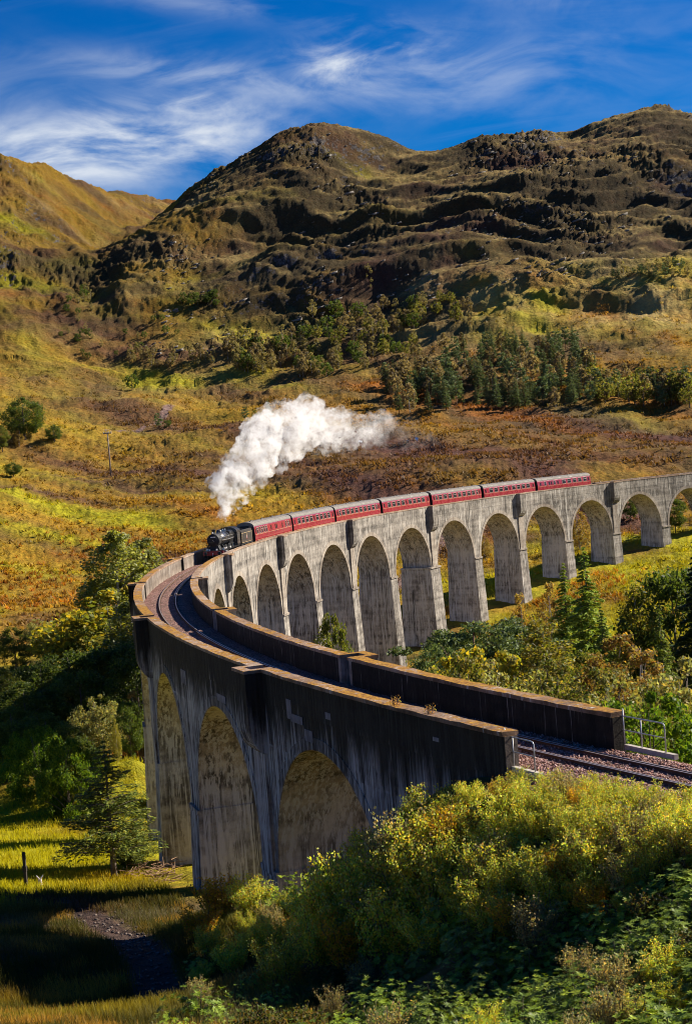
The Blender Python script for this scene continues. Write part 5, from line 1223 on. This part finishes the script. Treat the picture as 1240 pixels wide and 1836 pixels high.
# ---- wood inside the curve, right of the near parapet
RIGHT = [('larch',1045,980,222,1.0,'tall pointed green conifer in front of the sunny slope','larch_tree'), ('larch',1008,1008,232,.95,'darker pointed conifer just left of the tallest green one','larch_tree'),
 ('scots_pine',850,1108,185,1.25,'flat topped blue green pine in front of the piers','pine_tree'), ('scots_pine',905,1103,190,1.0,'flat topped pine in the gap between the second and third pier shown','pine_tree'), ('scots_pine',785,1150,178,.7,'small dark pine bough beside the widest pier','pine_tree'),
 ('yellow_bush',860,1150,160,1.0,'bright yellow crowned bush below the flat topped pines','bush'), ('birch_green',965,1100,165,1.35,'loose light green birch right of the flat topped pines','birch_tree'), ('willow',900,1170,150,.9,'pale green bush just above the mossy parapet','bush'),
 ('birch_brown',1105,1130,165,1.2,'golden brown birch in the middle of the wood','birch_tree'), ('birch_brown',1150,1160,150,1.1,'second golden brown birch, nearer the right edge','birch_tree'), ('birch_green',1135,1040,205,.9,'small light green weeping birch in front of the sunny slope','birch_tree'),
 ('alder',1198,1012,205,.85,'dark green tree on the right with the sun behind it','alder_tree'), ('spruce',1240,925,195,1.05,'tall dark spruce cut by the right frame edge','spruce_tree'), ('larch',1180,1090,185,.8,'dark conifer below the round dark tree at the right','spruce_tree'),
 ('olive_tree',1060,1190,135,1.0,'olive green tree above the end of the mossy parapet','tree'), ('olive_tree',975,1175,145,1.0,'grey green tree close behind the mossy parapet','tree'), ('willow',1215,1175,125,1.0,'pale olive tree at the right edge below the dark conifers','willow_tree'),
 ('green_bush',1150,1244,84,.85,'round bright green bush just beyond the far railing','bush'), ('olive_tree',1210,1255,100,.9,'brownish olive tree behind the round green bush','tree'), ('willow',1100,1205,120,.8,'greyish bush between the golden birch and the parapet end','bush'),
 ('willow',900,1200,125,.8,'olive bush seen right over the mossy parapet','bush'), ('olive_tree',820,1165,150,.8,'dark olive bush by the pier foot over the parapet','bush'), ('alder_light',1020,1150,175,.9,'green tree between the pointed conifers and the golden birch','tree'),
 ('larch',1075,1080,200,.7,'short dark conifer right of the tallest pointed one','larch_tree'), ('birch_brown',930,1060,232,.6,'small brown bush at the foot of the pier behind the pines','bush'), ('birch_brown',985,1040,240,.7,'orange brown bush left of the pointed conifers','bush'),
 ('olive_tree',1160,1225,110,.9,'olive tree behind the round green bush, left of its top','tree'), ('alder_light',592,1095,190,.45,'slender green tree in the fourth arch, between two tall piers','tree')]
for key, px, py, d, w, lab, nm in RIGHT: top_tree(key, px, py, d, lab, nm, 'bush' if 'bush' in nm else 'tree', w)
# trees on the hillside behind the far arches
for key, px, py, hp, lab, nm in (('birch_brown',1185,962,58,'bare twigged pale birch seen through the rightmost arch','birch_tree'), ('birch_brown',1040,985,75,'russet bush seen through an arch near the right end','bush'), ('alder',1210,955,60,'dark bush behind the rightmost arch','bush'),
     ('alder',1130,935,50,'dark tree on the slope behind the second arch from the right','tree'), ('birch_brown',870,1000,40,'reddish bush by the track seen between the middle piers','bush')): base_tree(key, px, py, hp, lab, name=nm, cat='bush' if nm == 'bush' else 'tree')
# ---- single trees on the moor and the left hill
for key, px, py, hp, lab, nm, w in (('oak',45,788,88,'big round dark tree on the moor at the left edge','oak_tree',1.15), ('oak',98,792,36,'small dark bush right of the big round tree','bush',1.1), ('birch_brown',35,800,34,'reddish bush in front of the big round tree','bush',1.3),
    ('alder_light',5,810,55,'green tree cut by the left frame edge below the round tree','tree',1.0), ('far_scots',285,770,34,'small pine on the moor left of the steam plume','pine_tree',1.0), ('far_dark',300,768,18,'low dark shrub beside the small moor pine','bush',1.2),
    ('far_dark',237,700,34,'lone bushy tree on the crest of the grassy mound','tree',1.0), ('far_scots',440,755,30,'small dark pine just left of the top of the steam','pine_tree',1.0), ('far_pine',482,752,44,'dark conifer touching the top of the steam plume','pine_tree',1.1), ('far_round',460,755,24,'round shrub between two dark conifers by the steam','bush',1.1),
    ('far_birch',155,525,20,'pale tree at the top of the wooded stream','tree',1.1), ('far_birch',150,540,18,'second pale tree beside the stream on the left hill','tree',1.1), ('oak',25,855,26,'dark shrub in the grass below the round tree','bush',1.3)):
    base_tree(key, px, py, hp, lab, name=nm, cat='bush' if nm == 'bush' else 'tree', wide=w)
# ---- woods on the slopes beyond the moor
def wood(x0, x1, f0, f1, n, kinds, h0, h1, label, group, seed, name='tree'):
    rs = random.Random(seed); k = 0; tries = 0; got = []
    while k < n and tries < n*30:
        tries += 1; px = rs.uniform(x0, x1); a, b = f0(px), f1(px)
        if b <= a: continue
        py = rs.uniform(a, b)
        if any((px-q[0])**2+((py-q[1])*2.2)**2 < 36 for q in got): continue
        got.append((px, py)); key = rs.choice(kinds); f = (px-x0)/(x1-x0); g = (py-a)/(b-a); lb = label+(', at its left end', ', left of its middle', ', right of its middle', ', at its right end')[min(3, int(f*4))]+(' upslope' if g < .5 else ' downslope')
        if base_tree(key, px, py, rs.uniform(h0, h1), lb, group, name): k += 1
lin = lambda xa, ya, xb, yb: (lambda x: ya+(yb-ya)*(x-xa)/(xb-xa))
wood(405, 560, lin(405,628,560,600), lin(405,668,560,680), 44, ['far_birch', 'far_birch', 'far_dark', 'far_birch_tan'], 30, 48, 'pale birch in the dark wood left of the plantation', 'birches in the wood left of the plantation', 1, 'birch_tree')
wood(560, 760, lin(560,570,760,545), lin(560,690,760,640), 80, ['far_birch', 'far_dark', 'far_birch', 'far_birch_tan', 'far_round'], 24, 38, 'small tree of the loose wood above the steam', 'trees of the loose wood above the steam', 2)
wood(730, 850, lin(730,520,850,540), lin(730,570,850,590), 12, ['far_birch_tan', 'far_birch', 'far_round'], 22, 38, 'tan tree on the rocky knoll', 'trees on the rocky knoll', 3)
wood(690, 1070, lin(690,690,1070,668), lin(690,742,1070,728), 125, ['far_pine', 'far_scots', 'far_pine', 'far_pine', 'far_birch_tan'], 42, 66, 'blue green pine in the dense plantation', 'pines of the plantation', 4, 'pine_tree')
wood(790, 1040, lin(790,628,1040,620), lin(790,690,1040,668), 55, ['far_pine', 'far_scots', 'far_pine', 'far_birch_tan'], 38, 56, 'pine at the upper edge of the plantation', 'pines along the upper edge of the plantation', 5, 'pine_tree')
wood(1060, 1240, lin(1060,694,1240,690), lin(1060,722,1240,735), 60, ['far_scots', 'far_birch_tan', 'far_pine', 'far_round'], 34, 56, 'tree in the belt right of the plantation', 'trees in the belt at the right', 6)
wood(225, 390, lin(225,625,390,640), lin(225,655,390,668), 24, ['far_birch', 'far_birch_tan', 'far_birch'], 18, 30, 'pale birch in the row below the dark hill', 'scattered birches at the foot of the dark hill', 7, 'birch_tree')
wood(100, 330, lin(100,600,330,560), lin(100,645,330,640), 20, ['far_dark', 'far_birch', 'far_dark'], 10, 20, 'small shrub on the glen side', 'shrubs on the shaded side of the glen', 8, 'shrub')
wood(1085, 1240, lin(1085,492,1240,478), lin(1085,502,1240,498), 24, ['far_scots', 'far_birch', 'far_pine'], 14, 30, 'small tree on the grassy hill crest', 'trees on the crest of the grassy hill', 9)
wood(640, 670, lin(640,480,670,480), lin(640,520,670,525), 6, ['far_birch'], 8, 15, 'tiny pale tree high on the slope', 'tiny trees high on the dark slope', 10)
wood(325, 390, lin(325,540,390,535), lin(325,552,390,550), 14, ['far_dark'], 14, 20, 'dark tree in the isolated copse', 'trees of the isolated dark copse', 11)
wood(120, 165, lin(120,530,165,505), lin(120,610,165,560), 12, ['far_birch', 'far_dark'], 12, 22, 'shrub along the glen stream', 'shrubs along the stream', 12, 'shrub')
# ------------------------------------------------------------ thicket in front
def rhodo_proto(key, R, H, n, seed, pal, L=0.135):
    rg = np.random.default_rng(seed); b = MB(); rs = random.Random(seed)
    u = unit(n*2, rg); u = u[u[:, 2] > -0.05][:n]; n = len(u); rad = rg.uniform(.62, 1.08, (n, 1))*(1+0.22*np.sin(3*np.arctan2(u[:, 1:2], u[:, :1])+seed))
    c = u*rad*np.array([R, R, H])+np.array([0, 0, .12]); ax = u*0.7+np.array([0, 0, .75])+0.25*unit(n, rg); ax /= np.linalg.norm(ax, axis=1, keepdims=True)
    Cs, Ns, Ts, Ks = [], [], [], []
    for i in range(n):
        m = rg.integers(8, 13); a0 = rg.uniform(0, 6.28); t = np.cross(ax[i], [0.3, 0.9, 0.1]); t /= np.linalg.norm(t); w = np.cross(ax[i], t); col = pick(pal, 1, rg)[0]
        for j in range(m):
            a = a0+6.28*j/m; o = t*math.cos(a)+w*math.sin(a); tilt = rg.uniform(-.15, .45); d = o*math.cos(tilt)+ax[i]*math.sin(tilt)*rg.choice([1, 1, .2]); l = L*rg.uniform(.75, 1.15)
            Cs.append(c[i]+d*l*.55); Ts.append(d); Ns.append(ax[i]*math.cos(tilt)-o*math.sin(tilt)); Ks.append(col*rg.uniform(.8, 1.2))
        if i % 4 == 0: b.tube([(0, 0, -.3), tuple(c[i]*np.array([.5, .5, .45])), tuple(c[i])], [.022, .015, .008], 4, False)
    C = np.array(Cs); N = np.array(Ns); T = np.array(Ts); V, F, K = leaves(C, N, L, rg, np.array(Ks), .36, tipdir=T, tilt=.05, sv=.12)
    PROTO[key] = (b.mesh('stems', M_BARK), np_mesh('leaves', V, F, [M_RHOD], attrs={'tint': K}))
def sprig_proto(key, H, R, nst, seed, pal, leaf=.06, per=70, arch=.35, mat=None):
    rg = np.random.default_rng(seed); rs = random.Random(seed); b = MB(); Cs = []; 
    for s in range(nst):
        a = rs.uniform(0, 6.28); r0 = rs.uniform(0, R*.35); r1 = rs.uniform(.3, 1)*R; h = H*rs.uniform(.55, 1.08)*(1-.25*r1/R)
        p = [np.array([r0*math.cos(a), r0*math.sin(a), -.25])]; e = np.array([r1*math.cos(a+rs.uniform(-.4, .4)), r1*math.sin(a+rs.uniform(-.4, .4)), h])
        m = p[0]+(e-p[0])*.5+np.array([0, 0, arch*r1*.6]); pts = [p[0], p[0]*.75*.34+m*.66, m, (m+e)/2+np.array([0, 0, .04]), e]
        b.tube(pts, [.016, .013, .010, .007, .003], 4, False)
        q = rg.random(per)**.75; A = np.array(pts); k = q*4; i = np.clip(k.astype(int), 0, 3); C = A[i]*(1-(k-i))[:, None]+A[i+1]*(k-i)[:, None]
        C = C + unit(per, rg)*rg.uniform(.02, .20, (per, 1))*np.array([1, 1, .8]); Cs.append((C, rg.uniform(.75, 1.25)))
        for j in range(3):
            f = rs.uniform(.3, .9)*4; i = min(int(f), 3); st = A[i]+(A[i+1]-A[i])*(f-i); en = st+np.array([rs.uniform(-.3, .3), rs.uniform(-.3, .3), rs.uniform(.05, .3)]); b.tube([st, en], [.006, .002], 3, False)
            qq = rg.random((per//5, 1)); Cs.append((st+(en-st)*qq+unit(per//5, rg)*.05, rg.uniform(.8, 1.2)))
    C = np.vstack([c for c, _ in Cs]); sh = np.concatenate([np.full(len(c), q) for c, q in Cs])[:, None]
    N = unit(len(C), rg)+np.array([0, 0, .5]); N /= np.linalg.norm(N, axis=1, keepdims=True)
    V, F, K = leaves(C, N, leaf, rg, np.clip(pick(pal, len(C), rg, .3)*sh, 0, .9), .7)
    PROTO[key] = (b.mesh('stems', M_BARK), np_mesh('leaves', V, F, [mat or M_LEAF], attrs={'tint': K}))
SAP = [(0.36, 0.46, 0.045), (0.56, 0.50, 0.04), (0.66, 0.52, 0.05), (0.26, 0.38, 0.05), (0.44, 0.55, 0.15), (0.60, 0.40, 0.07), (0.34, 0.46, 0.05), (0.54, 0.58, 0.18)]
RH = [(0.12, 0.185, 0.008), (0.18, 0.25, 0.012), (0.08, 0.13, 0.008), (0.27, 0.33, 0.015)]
for i in range(3):
    rhodo_proto('rhodo%d' % i, 1.0, .95, 190, 80+i, RH[:3] if i else RH)
    sprig_proto('sap%d' % i, 1.75, .85, 46, 90+i, SAP, .052, 130)
sprig_proto('pale', 1.7, .75, 34, 95, [(0.26, 0.27, 0.14), (0.36, 0.34, 0.18), (0.22, 0.20, 0.09), (0.38, 0.26, 0.10)], .055, 70)
sprig_proto('gold', 1.5, .8, 40, 96, [(0.50, 0.34, 0.02), (0.36, 0.30, 0.02), (0.55, 0.28, 0.03)], .062, 80)
rhodo_proto('lime', .9, .8, 170, 97, [(0.17, 0.26, 0.015), (0.25, 0.33, 0.02), (0.12, 0.19, 0.015)], .12)
sprig_proto('weed', .42, .38, 9, 99, [(0.50, 0.26, 0.03), (0.38, 0.30, 0.06), (0.45, 0.20, 0.05)], .06, 9)
sprig_proto('bramble', .8, .9, 40, 98, [(0.06, 0.085, 0.02), (0.10, 0.11, 0.025), (0.15, 0.10, 0.03)], .075, 60, .6)
for k in list(PROTO):
    if k not in PH_: PH_[k] = proto_h(k)
def zone(px, py, x0=300, x1=1240, y0=1450, y1=1840):
    c = ('at the left end', 'left of the middle', 'right of the middle', 'at the right end')[max(0, min(3, int((px-x0)/(x1-x0)*4)))]
    r = ('top', 'middle', 'bottom')[max(0, min(2, int((py-y0)/(y1-y0)*3)))]; return c+' of the '+r+' row'
def shrub(key, px, py, s, label, group=None, name='shrub'):
    if group: label = label+' '+zone(px, py)
    P = hit(px, py)[0]
    if np.isnan(P[0]): return
    o = empty(name, (P[0], P[1], P[2]-.08), rnd.uniform(0, 6.28), label, 'shrub', group); o.scale = (s, s, s*rnd.uniform(.88, 1.12)); a, b = PROTO[key]; link('stems', a, o); link('leaves', b, o); return o
TOPX = [330, 420, 520, 600, 680, 780, 870, 960, 1080, 1160, 1250]; TOPY = [1680, 1660, 1645, 1615, 1550, 1480, 1435, 1425, 1432, 1448, 1474]
LOWL = lambda y: np.interp(y, [1640, 1700, 1836, 1900], [340, 350, 300, 270])
rs_ = random.Random(44); cells = []
y = 1440.0
while y < 1990:
    st = 34+(y-1440)*.05; x = 270+rs_.uniform(0, 30)
    while x < 1330:
        px, py = x+rs_.uniform(-16, 16), y+rs_.uniform(-9, 9)
        if py > np.interp(px, TOPX, TOPY) and px > LOWL(py): cells.append((px, py))
        x += st*1.45
    y += st*.62
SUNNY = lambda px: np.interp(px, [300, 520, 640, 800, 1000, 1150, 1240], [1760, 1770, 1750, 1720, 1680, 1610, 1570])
n_ = [0]*8
for px, py in cells:
    lim = SUNNY(px); rr = rs_.random()
    edge = py-np.interp(px, TOPX, TOPY)
    sc = (0.75+0.45*min(1, edge/90))*(1+0.55*math.exp(-((px-700)/130)**2))
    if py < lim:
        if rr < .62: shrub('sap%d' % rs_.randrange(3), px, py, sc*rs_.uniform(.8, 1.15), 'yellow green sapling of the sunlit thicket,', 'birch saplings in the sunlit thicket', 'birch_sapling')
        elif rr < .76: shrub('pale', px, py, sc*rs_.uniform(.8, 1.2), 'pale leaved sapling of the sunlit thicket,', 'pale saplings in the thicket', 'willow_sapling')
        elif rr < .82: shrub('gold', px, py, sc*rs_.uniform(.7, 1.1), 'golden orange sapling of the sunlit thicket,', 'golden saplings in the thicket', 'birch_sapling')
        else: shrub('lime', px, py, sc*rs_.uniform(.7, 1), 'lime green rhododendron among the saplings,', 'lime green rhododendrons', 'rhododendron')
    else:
        if rr < .74 and (px < 620 and rs_.random() < .35): shrub(rs_.choice(['gold', 'lime', 'sap1', 'pale']), px, py, rs_.uniform(.6, 1.0), 'light leaved bush between dark rhododendrons,', 'light bushes among the dark rhododendrons', 'shrub')  # lighter leaf colours at the left end stand in for sunlight on the bushes
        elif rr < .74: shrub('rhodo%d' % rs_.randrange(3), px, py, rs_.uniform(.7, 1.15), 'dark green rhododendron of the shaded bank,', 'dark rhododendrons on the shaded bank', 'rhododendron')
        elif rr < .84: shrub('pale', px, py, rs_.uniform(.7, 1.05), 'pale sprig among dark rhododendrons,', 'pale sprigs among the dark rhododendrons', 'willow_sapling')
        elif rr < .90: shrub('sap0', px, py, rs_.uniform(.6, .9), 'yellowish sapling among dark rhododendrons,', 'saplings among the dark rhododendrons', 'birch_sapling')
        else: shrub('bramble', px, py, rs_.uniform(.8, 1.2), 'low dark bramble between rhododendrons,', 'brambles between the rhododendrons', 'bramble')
for px, py, k, s, lab, nm in ((395,1650,'gold',1.9,'golden bush with upright twigs at the left end of the thicket, under the piers','shrub'), (360,1690,'gold',1.5,'small golden bush beside the path, leftmost of the thicket','shrub'), (500,1640,'lime',1.8,'vivid lime green bush right below the second arch pier','shrub'),
      (455,1650,'sap1',1.6,'leafy olive bush between the golden and the lime green bush','shrub'), (545,1640,'lime',1.6,'second vivid green bush below the widest arch','shrub'), (925,1690,'gold',1.2,'tall sapling with pale orange leaves in the middle of the dark bank','birch_sapling'), (960,1720,'pale',1.4,'large pale leaved sapling in the middle of the dark bank','willow_sapling')):
    shrub(k, px, py, s, lab, None, nm)  # golden and lime leaves at the left end replace sun that misses them
TALL = [(575,1690),(610,1672),(640,1665),(668,1690),(690,1640),(712,1668),(735,1610),(748,1650),(770,1590),(655,1720),(700,1712),(600,1720),(790,1625),(630,1700)]
for i, (px, py) in enumerate(TALL):
    shrub(('sap0', 'sap1', 'pale', 'sap2')[i % 4], px, py, 1.9+.45*rs_.random(), ('tall sapling whose top catches the sun beside the widest arch', 'tall pale sapling beside the widest arch')[i % 4 == 2]+(', low in the clump', ', high in the clump')[py < 1665], None, 'birch_sapling')['group'] = 'tall saplings beside the widest arch'
print('thicket', len(cells))

# ------------------------------------------------------------ grass, heather and bracken: ground cover nobody could count
def polar_pts(n, a0, a1, r0, r1, rg, power=1.0):
    a = YAW+np.radians(rg.uniform(a0, a1, n)); r = r0*(r1/r0)**(rg.random(n)**power); x = CX+r*np.cos(a); y = CY+r*np.sin(a); return x, y, r
def tuft_mesh(x, y, n, h, w, lean, rg, cols, jit=.35, flip=0.0):
    """n blades round each point; each blade a thin bent quad"""
    m = len(x); X = np.repeat(x, n); Y = np.repeat(y, n); Z = np.repeat(gz(x, y), n)-.03; N = m*n; hs = np.repeat(h if np.ndim(h) else np.full(m, h), n)*rg.uniform(.6, 1.2, N)
    ox = rg.normal(size=N)*jit; oy = rg.normal(size=N)*jit; a = rg.uniform(0, 6.28, N); ww = w*rg.uniform(.7, 1.3, N)/2; lx = rg.normal(size=N)*lean*hs-.12*hs; ly = rg.normal(size=N)*lean*hs
    P = np.stack([X+ox, Y+oy, Z], 1); s = np.stack([np.cos(a)*ww, np.sin(a)*ww, np.zeros(N)], 1); top = P+np.stack([lx, ly, hs], 1)
    V = np.stack([P-s, P+s, top+s*.25, top-s*.25], 1).reshape(-1, 3); K = np.repeat(cols, n, axis=0)*rg.uniform(.75, 1.3, (N, 1)); K = np.concatenate([np.clip(K, 0, 1), np.ones((N, 1))], 1)
    return V, np.arange(N*4).reshape(N, 4), np.repeat(K, 4, axis=0)
def onto(name, x, y, *a, kind='stuff', mat=None, **k):
    V, F, K = tuft_mesh(x, y, *a, **k); link(name, np_mesh(name, V, F, [mat or M_GRASSB], attrs={'tint': K}), kind=kind)
rg = np.random.default_rng(9)
def keep(x, y, off=4.2):
    kk, r = kr_of(x, y); return ~((np.abs(r) < off) & (kk > -4.5) & (kk < 30))
# meadow left of the viaduct
x, y, r = polar_pts(11000, -1, 14, 98, 185, rg); m = keep(x, y, 5) & (kr_of(x, y)[1] > 0); x, y = x[m], y[m]
onto('meadow_grass', x, y, 7, .45, .06, .25, rg, gtint(x, y)*np.array([1.2, 1.22, .9]), .3)
# slope at the bottom left
x, y, r = polar_pts(13000, 2.5, 16, 45, 104, rg); m = keep(x, y, 5); x, y = x[m], y[m]
pd_ = path_d(x, y, PATHS[1][0]); m = (pd_ > 1.3) ; x, y = x[m], y[m]
c = gtint(x, y)*np.array([.8, 1.05, .8]); dry = sstep(.1, .3, fbm(x/6, y/6, 801, 3))[:, None]; c = c*(1-dry)+dry*np.array([.34, .20, .04])
onto('bank_grass', x, y, 9, .50, .03, .25, rg, c, .22)
# grass under the far arches
x, y, r = polar_pts(9000, -14, 2, 235, 400, rg); m = keep(x, y, 4.5); x, y = x[m], y[m]
onto('glen_grass', x, y, 6, .7, .14, .3, rg, gtint(x, y)*1.15, .5)
# moor: heather and tussocks
x, y, r = polar_pts(38000, -14, 14, 300, 840, rg, .9); m = keep(x, y, 6); x, y, r = x[m], y[m], r[m]
n_v = fbm(x/26, y/13, 811, 4, .6); m = n_v > -.04; x, y, r, n_v = x[m], y[m], r[m], n_v[m]
c = gtint(x, y); gr_ = c[:, 1]/c[:, 0]; m = rg.random(len(x)) < np.where(gr_ < .60, 1.0, .22); x, y, r, n_v, c = x[m], y[m], r[m], n_v[m], c[m]
c = c; v = rg.choice([.7, .9, 1.1, 1.3], len(x), p=[.3, .3, .25, .15])[:, None]
onto('heather_and_tussocks', x, y, 5, .30+.0008*r+.7*np.clip(n_v, 0, .6), .55, .55, rg, c*v, .6)
# broken rock on the crags
x, y, r = polar_pts(60000, -14, 14, 850, 1190, rg); cr_ = fbm(x/95, y/95, 63, 3)+.45*fbm(x/14, y/14, 833, 3); m = (cr_+.45*fbm(x/240, y/240, 835, 2) > rg.uniform(.0, .5, len(x))) & (ridge_d(x, y) > 6) & (rightof(x, y) > .3) & (gz(x, y) > 70); x, y = x[m][:1100], y[m][:1100]
n = len(x); S = rg.gamma(1.5, .38, (n, 1, 1))+.35; cube = np.array([(a, b, c) for c in (-1, 1) for b in (-1, 1) for a in (-1, 1)], float)*.5
q = cube[None]*S*rg.uniform(.55, 1.25, (n, 8, 3))*np.array([2.3, 1.1, .62]); a = rg.normal(.1, .45, n); ca, sa = np.cos(a)[:, None], np.sin(a)[:, None]
q = np.stack([q[..., 0]*ca-q[..., 1]*sa, q[..., 0]*sa+q[..., 1]*ca, q[..., 2]+.25*q[..., 0]], -1)+np.stack([x, y, gz(x, y)], 1)[:, None]
Fq = (np.array([(0, 2, 3, 1), (4, 5, 7, 6), (0, 1, 5, 4), (2, 6, 7, 3), (0, 4, 6, 2), (1, 3, 7, 5)])[None]+8*np.arange(n)[:, None, None]).reshape(-1, 4)
kc = np.repeat(rg.uniform(.09, .20, (n, 1))*np.array([[1.08, .98, .88]]), 8, axis=0)
link('crag_rocks', np_mesh('crag_rocks', q.reshape(-1, 3), Fq, [stone_mat()], attrs={'tint': np.concatenate([kc, np.ones((len(kc), 1))], 1)}), kind='stuff'); print('rocks', n)
# stones trodden loose on the dark path
x, y, r = polar_pts(60000, 2, 14, 60, 105, rg); m = path_d(x, y, PATHS[1][0]) < rg.uniform(.3, 1.9, len(x)); x, y = x[m][:500], y[m][:500]; n = len(x)
q = cube[None]*rg.uniform(.04, .20, (n, 1, 1))*rg.uniform(.6, 1.2, (n, 8, 3))*np.array([1, 1, .6])+np.stack([x, y, gz(x, y)+.02], 1)[:, None]
Fp = (np.array([(0, 2, 3, 1), (4, 5, 7, 6), (0, 1, 5, 4), (2, 6, 7, 3), (0, 4, 6, 2), (1, 3, 7, 5)])[None]+8*np.arange(n)[:, None, None]).reshape(-1, 4); kc = np.repeat(rg.uniform(.04, .14, (n, 1))*np.array([[1.15, .88, .78]]), 8, axis=0)
link('path_stones', np_mesh('path_stones', q.reshape(-1, 3), Fp, [stone_mat()], attrs={'tint': np.concatenate([kc, np.ones((len(kc), 1))], 1)}), kind='stuff')
# bracken: rusty patches
def fern(cx, cy, d, s, n, name):
    P = hit(cx, cy)[0]; q = rg.normal(size=(n, 2))*s; x = P[0]+q[:, 0]*1.6; y = P[1]+q[:, 1]; m = keep(x, y, 5); x, y = x[m], y[m]
    onto(name, x, y, 7, .85, .28, .55, rg, pick([(0.40, .17, .02), (.30, .11, .015), (.45, .26, .03), (.22, .12, .02)], len(x), rg), .25)
for q in ((30,1355,0,5,220), (165,1345,0,5,200), (235,1345,0,3,120), (60,1040,0,9,200), (130,1078,0,7,160), (290,985,0,10,300), (1010,1075,0,4,100), (1060,1050,0,7,160)): fern(*q, 'bracken')

# ------------------------------------------------------------ small things
M_POLE = simple('weathered_pole', (0.30, 0.24, 0.19), .9, 0, .3, 3); M_DARKW = simple('dark_post_wood', (0.05, 0.04, 0.035), .9)
P = hit(199, 853)[0]; d = math.hypot(P[0]-CX, P[1]-CY); H = 78*d/FPX
po = empty('utility_pole', tuple(P), 0, 'pale wooden utility pole standing alone on the moor at the left', 'pole')
b = MB(); b.tube([(0, 0, -.5), (.08, 0, H*.5), (0, 0, H)], [.30, .26, .2], 8); b.build('pole', M_POLE, po, True)
b = MB(); b.box(-1.5, 1.5, -.12, .12, H*.955, H*.98); b.build('crossarm', M_POLE, po)
for xx in (-1.3, -.5, .5, 1.3): b = MB(); b.tube([(xx, 0, H*.98), (xx, 0, H*.98+.4)], .12, 6); b.build('insulator', M_WHT, po)
P = hit(48, 1592)[0]; d = math.hypot(P[0]-CX, P[1]-CY)
fp = empty('fence_post', tuple(P), 0, 'dark upright post by the edge of the sunny meadow at the lower left', 'post'); b = MB(); b.box(-.09, .09, -.09, .09, -.4, 66*d/FPX*.93); b.prism([(-.09, 0), (.09, 0), (0, .12)], -.09, .09, T=lambda X, Y, Z: (X, Y, Z+66*d/FPX*.93)); b.build('post', M_DARKW, fp)
b = MB(); hh = 30*d/FPX; b.box(-.13, .13, -.10, .10, 0, .35, T=lambda X, Y, Z: (X, Y-.02, Z+hh)); b.build('bracket', M_DARKW, fp)
P = hit(73, 1590)[0]; st = empty('tree_stump', tuple(P), .4, 'small pale broken stump with two prongs beside the dark post', 'stump'); b = MB(); b.tube([(0, 0, -.2), (0, 0, .55)], [.16, .12], 8); b.tube([(0, 0, .5), (-.22, 0, .8)], [.07, .03], 6); b.tube([(0, 0, .5), (.24, .05, .78)], [.07, .03], 6); b.build('trunk', simple('pale_dead_wood', (.5, .46, .42), .8), st)
# weeds rooted in the coping
for q, lab in (((768, 1268), 'orange leaved weed rooted in the coping of the left parapet'), ((706, 1254), 'smaller dry weed rooted in the coping of the left parapet')):
    K = min(kz_of(*q, HW-.2), key=lambda v: v[2]); o = empty('weed', kz(K[0], HW-.2, COP), 0, lab, 'weed'); a_, b_ = PROTO['weed']; link('stems', a_, o); link('leaves', b_, o)
# broken branches lying by the outermost pier
P = hit(268, 1572)[0]; br = empty('brush_pile', tuple(P), 0, 'heap of dry brown branches at the foot of the outermost pier', 'brush pile'); b = MB(); rs2 = random.Random(3)
for i in range(140):
    a, bb = rs2.uniform(0, 6.28), rs2.uniform(-.15, .5); L = rs2.uniform(.5, 1.6); p = Vector((rs2.gauss(0, 1.3), rs2.gauss(0, 1.6), rs2.uniform(0, .6))); b.tube([p, p+Vector((math.cos(a)*L, math.sin(a)*L, bb*L))], [.035, .012], 4)
b.build('branches', simple('dry_branches', (.26, .16, .10), .9), br, kind='stuff')
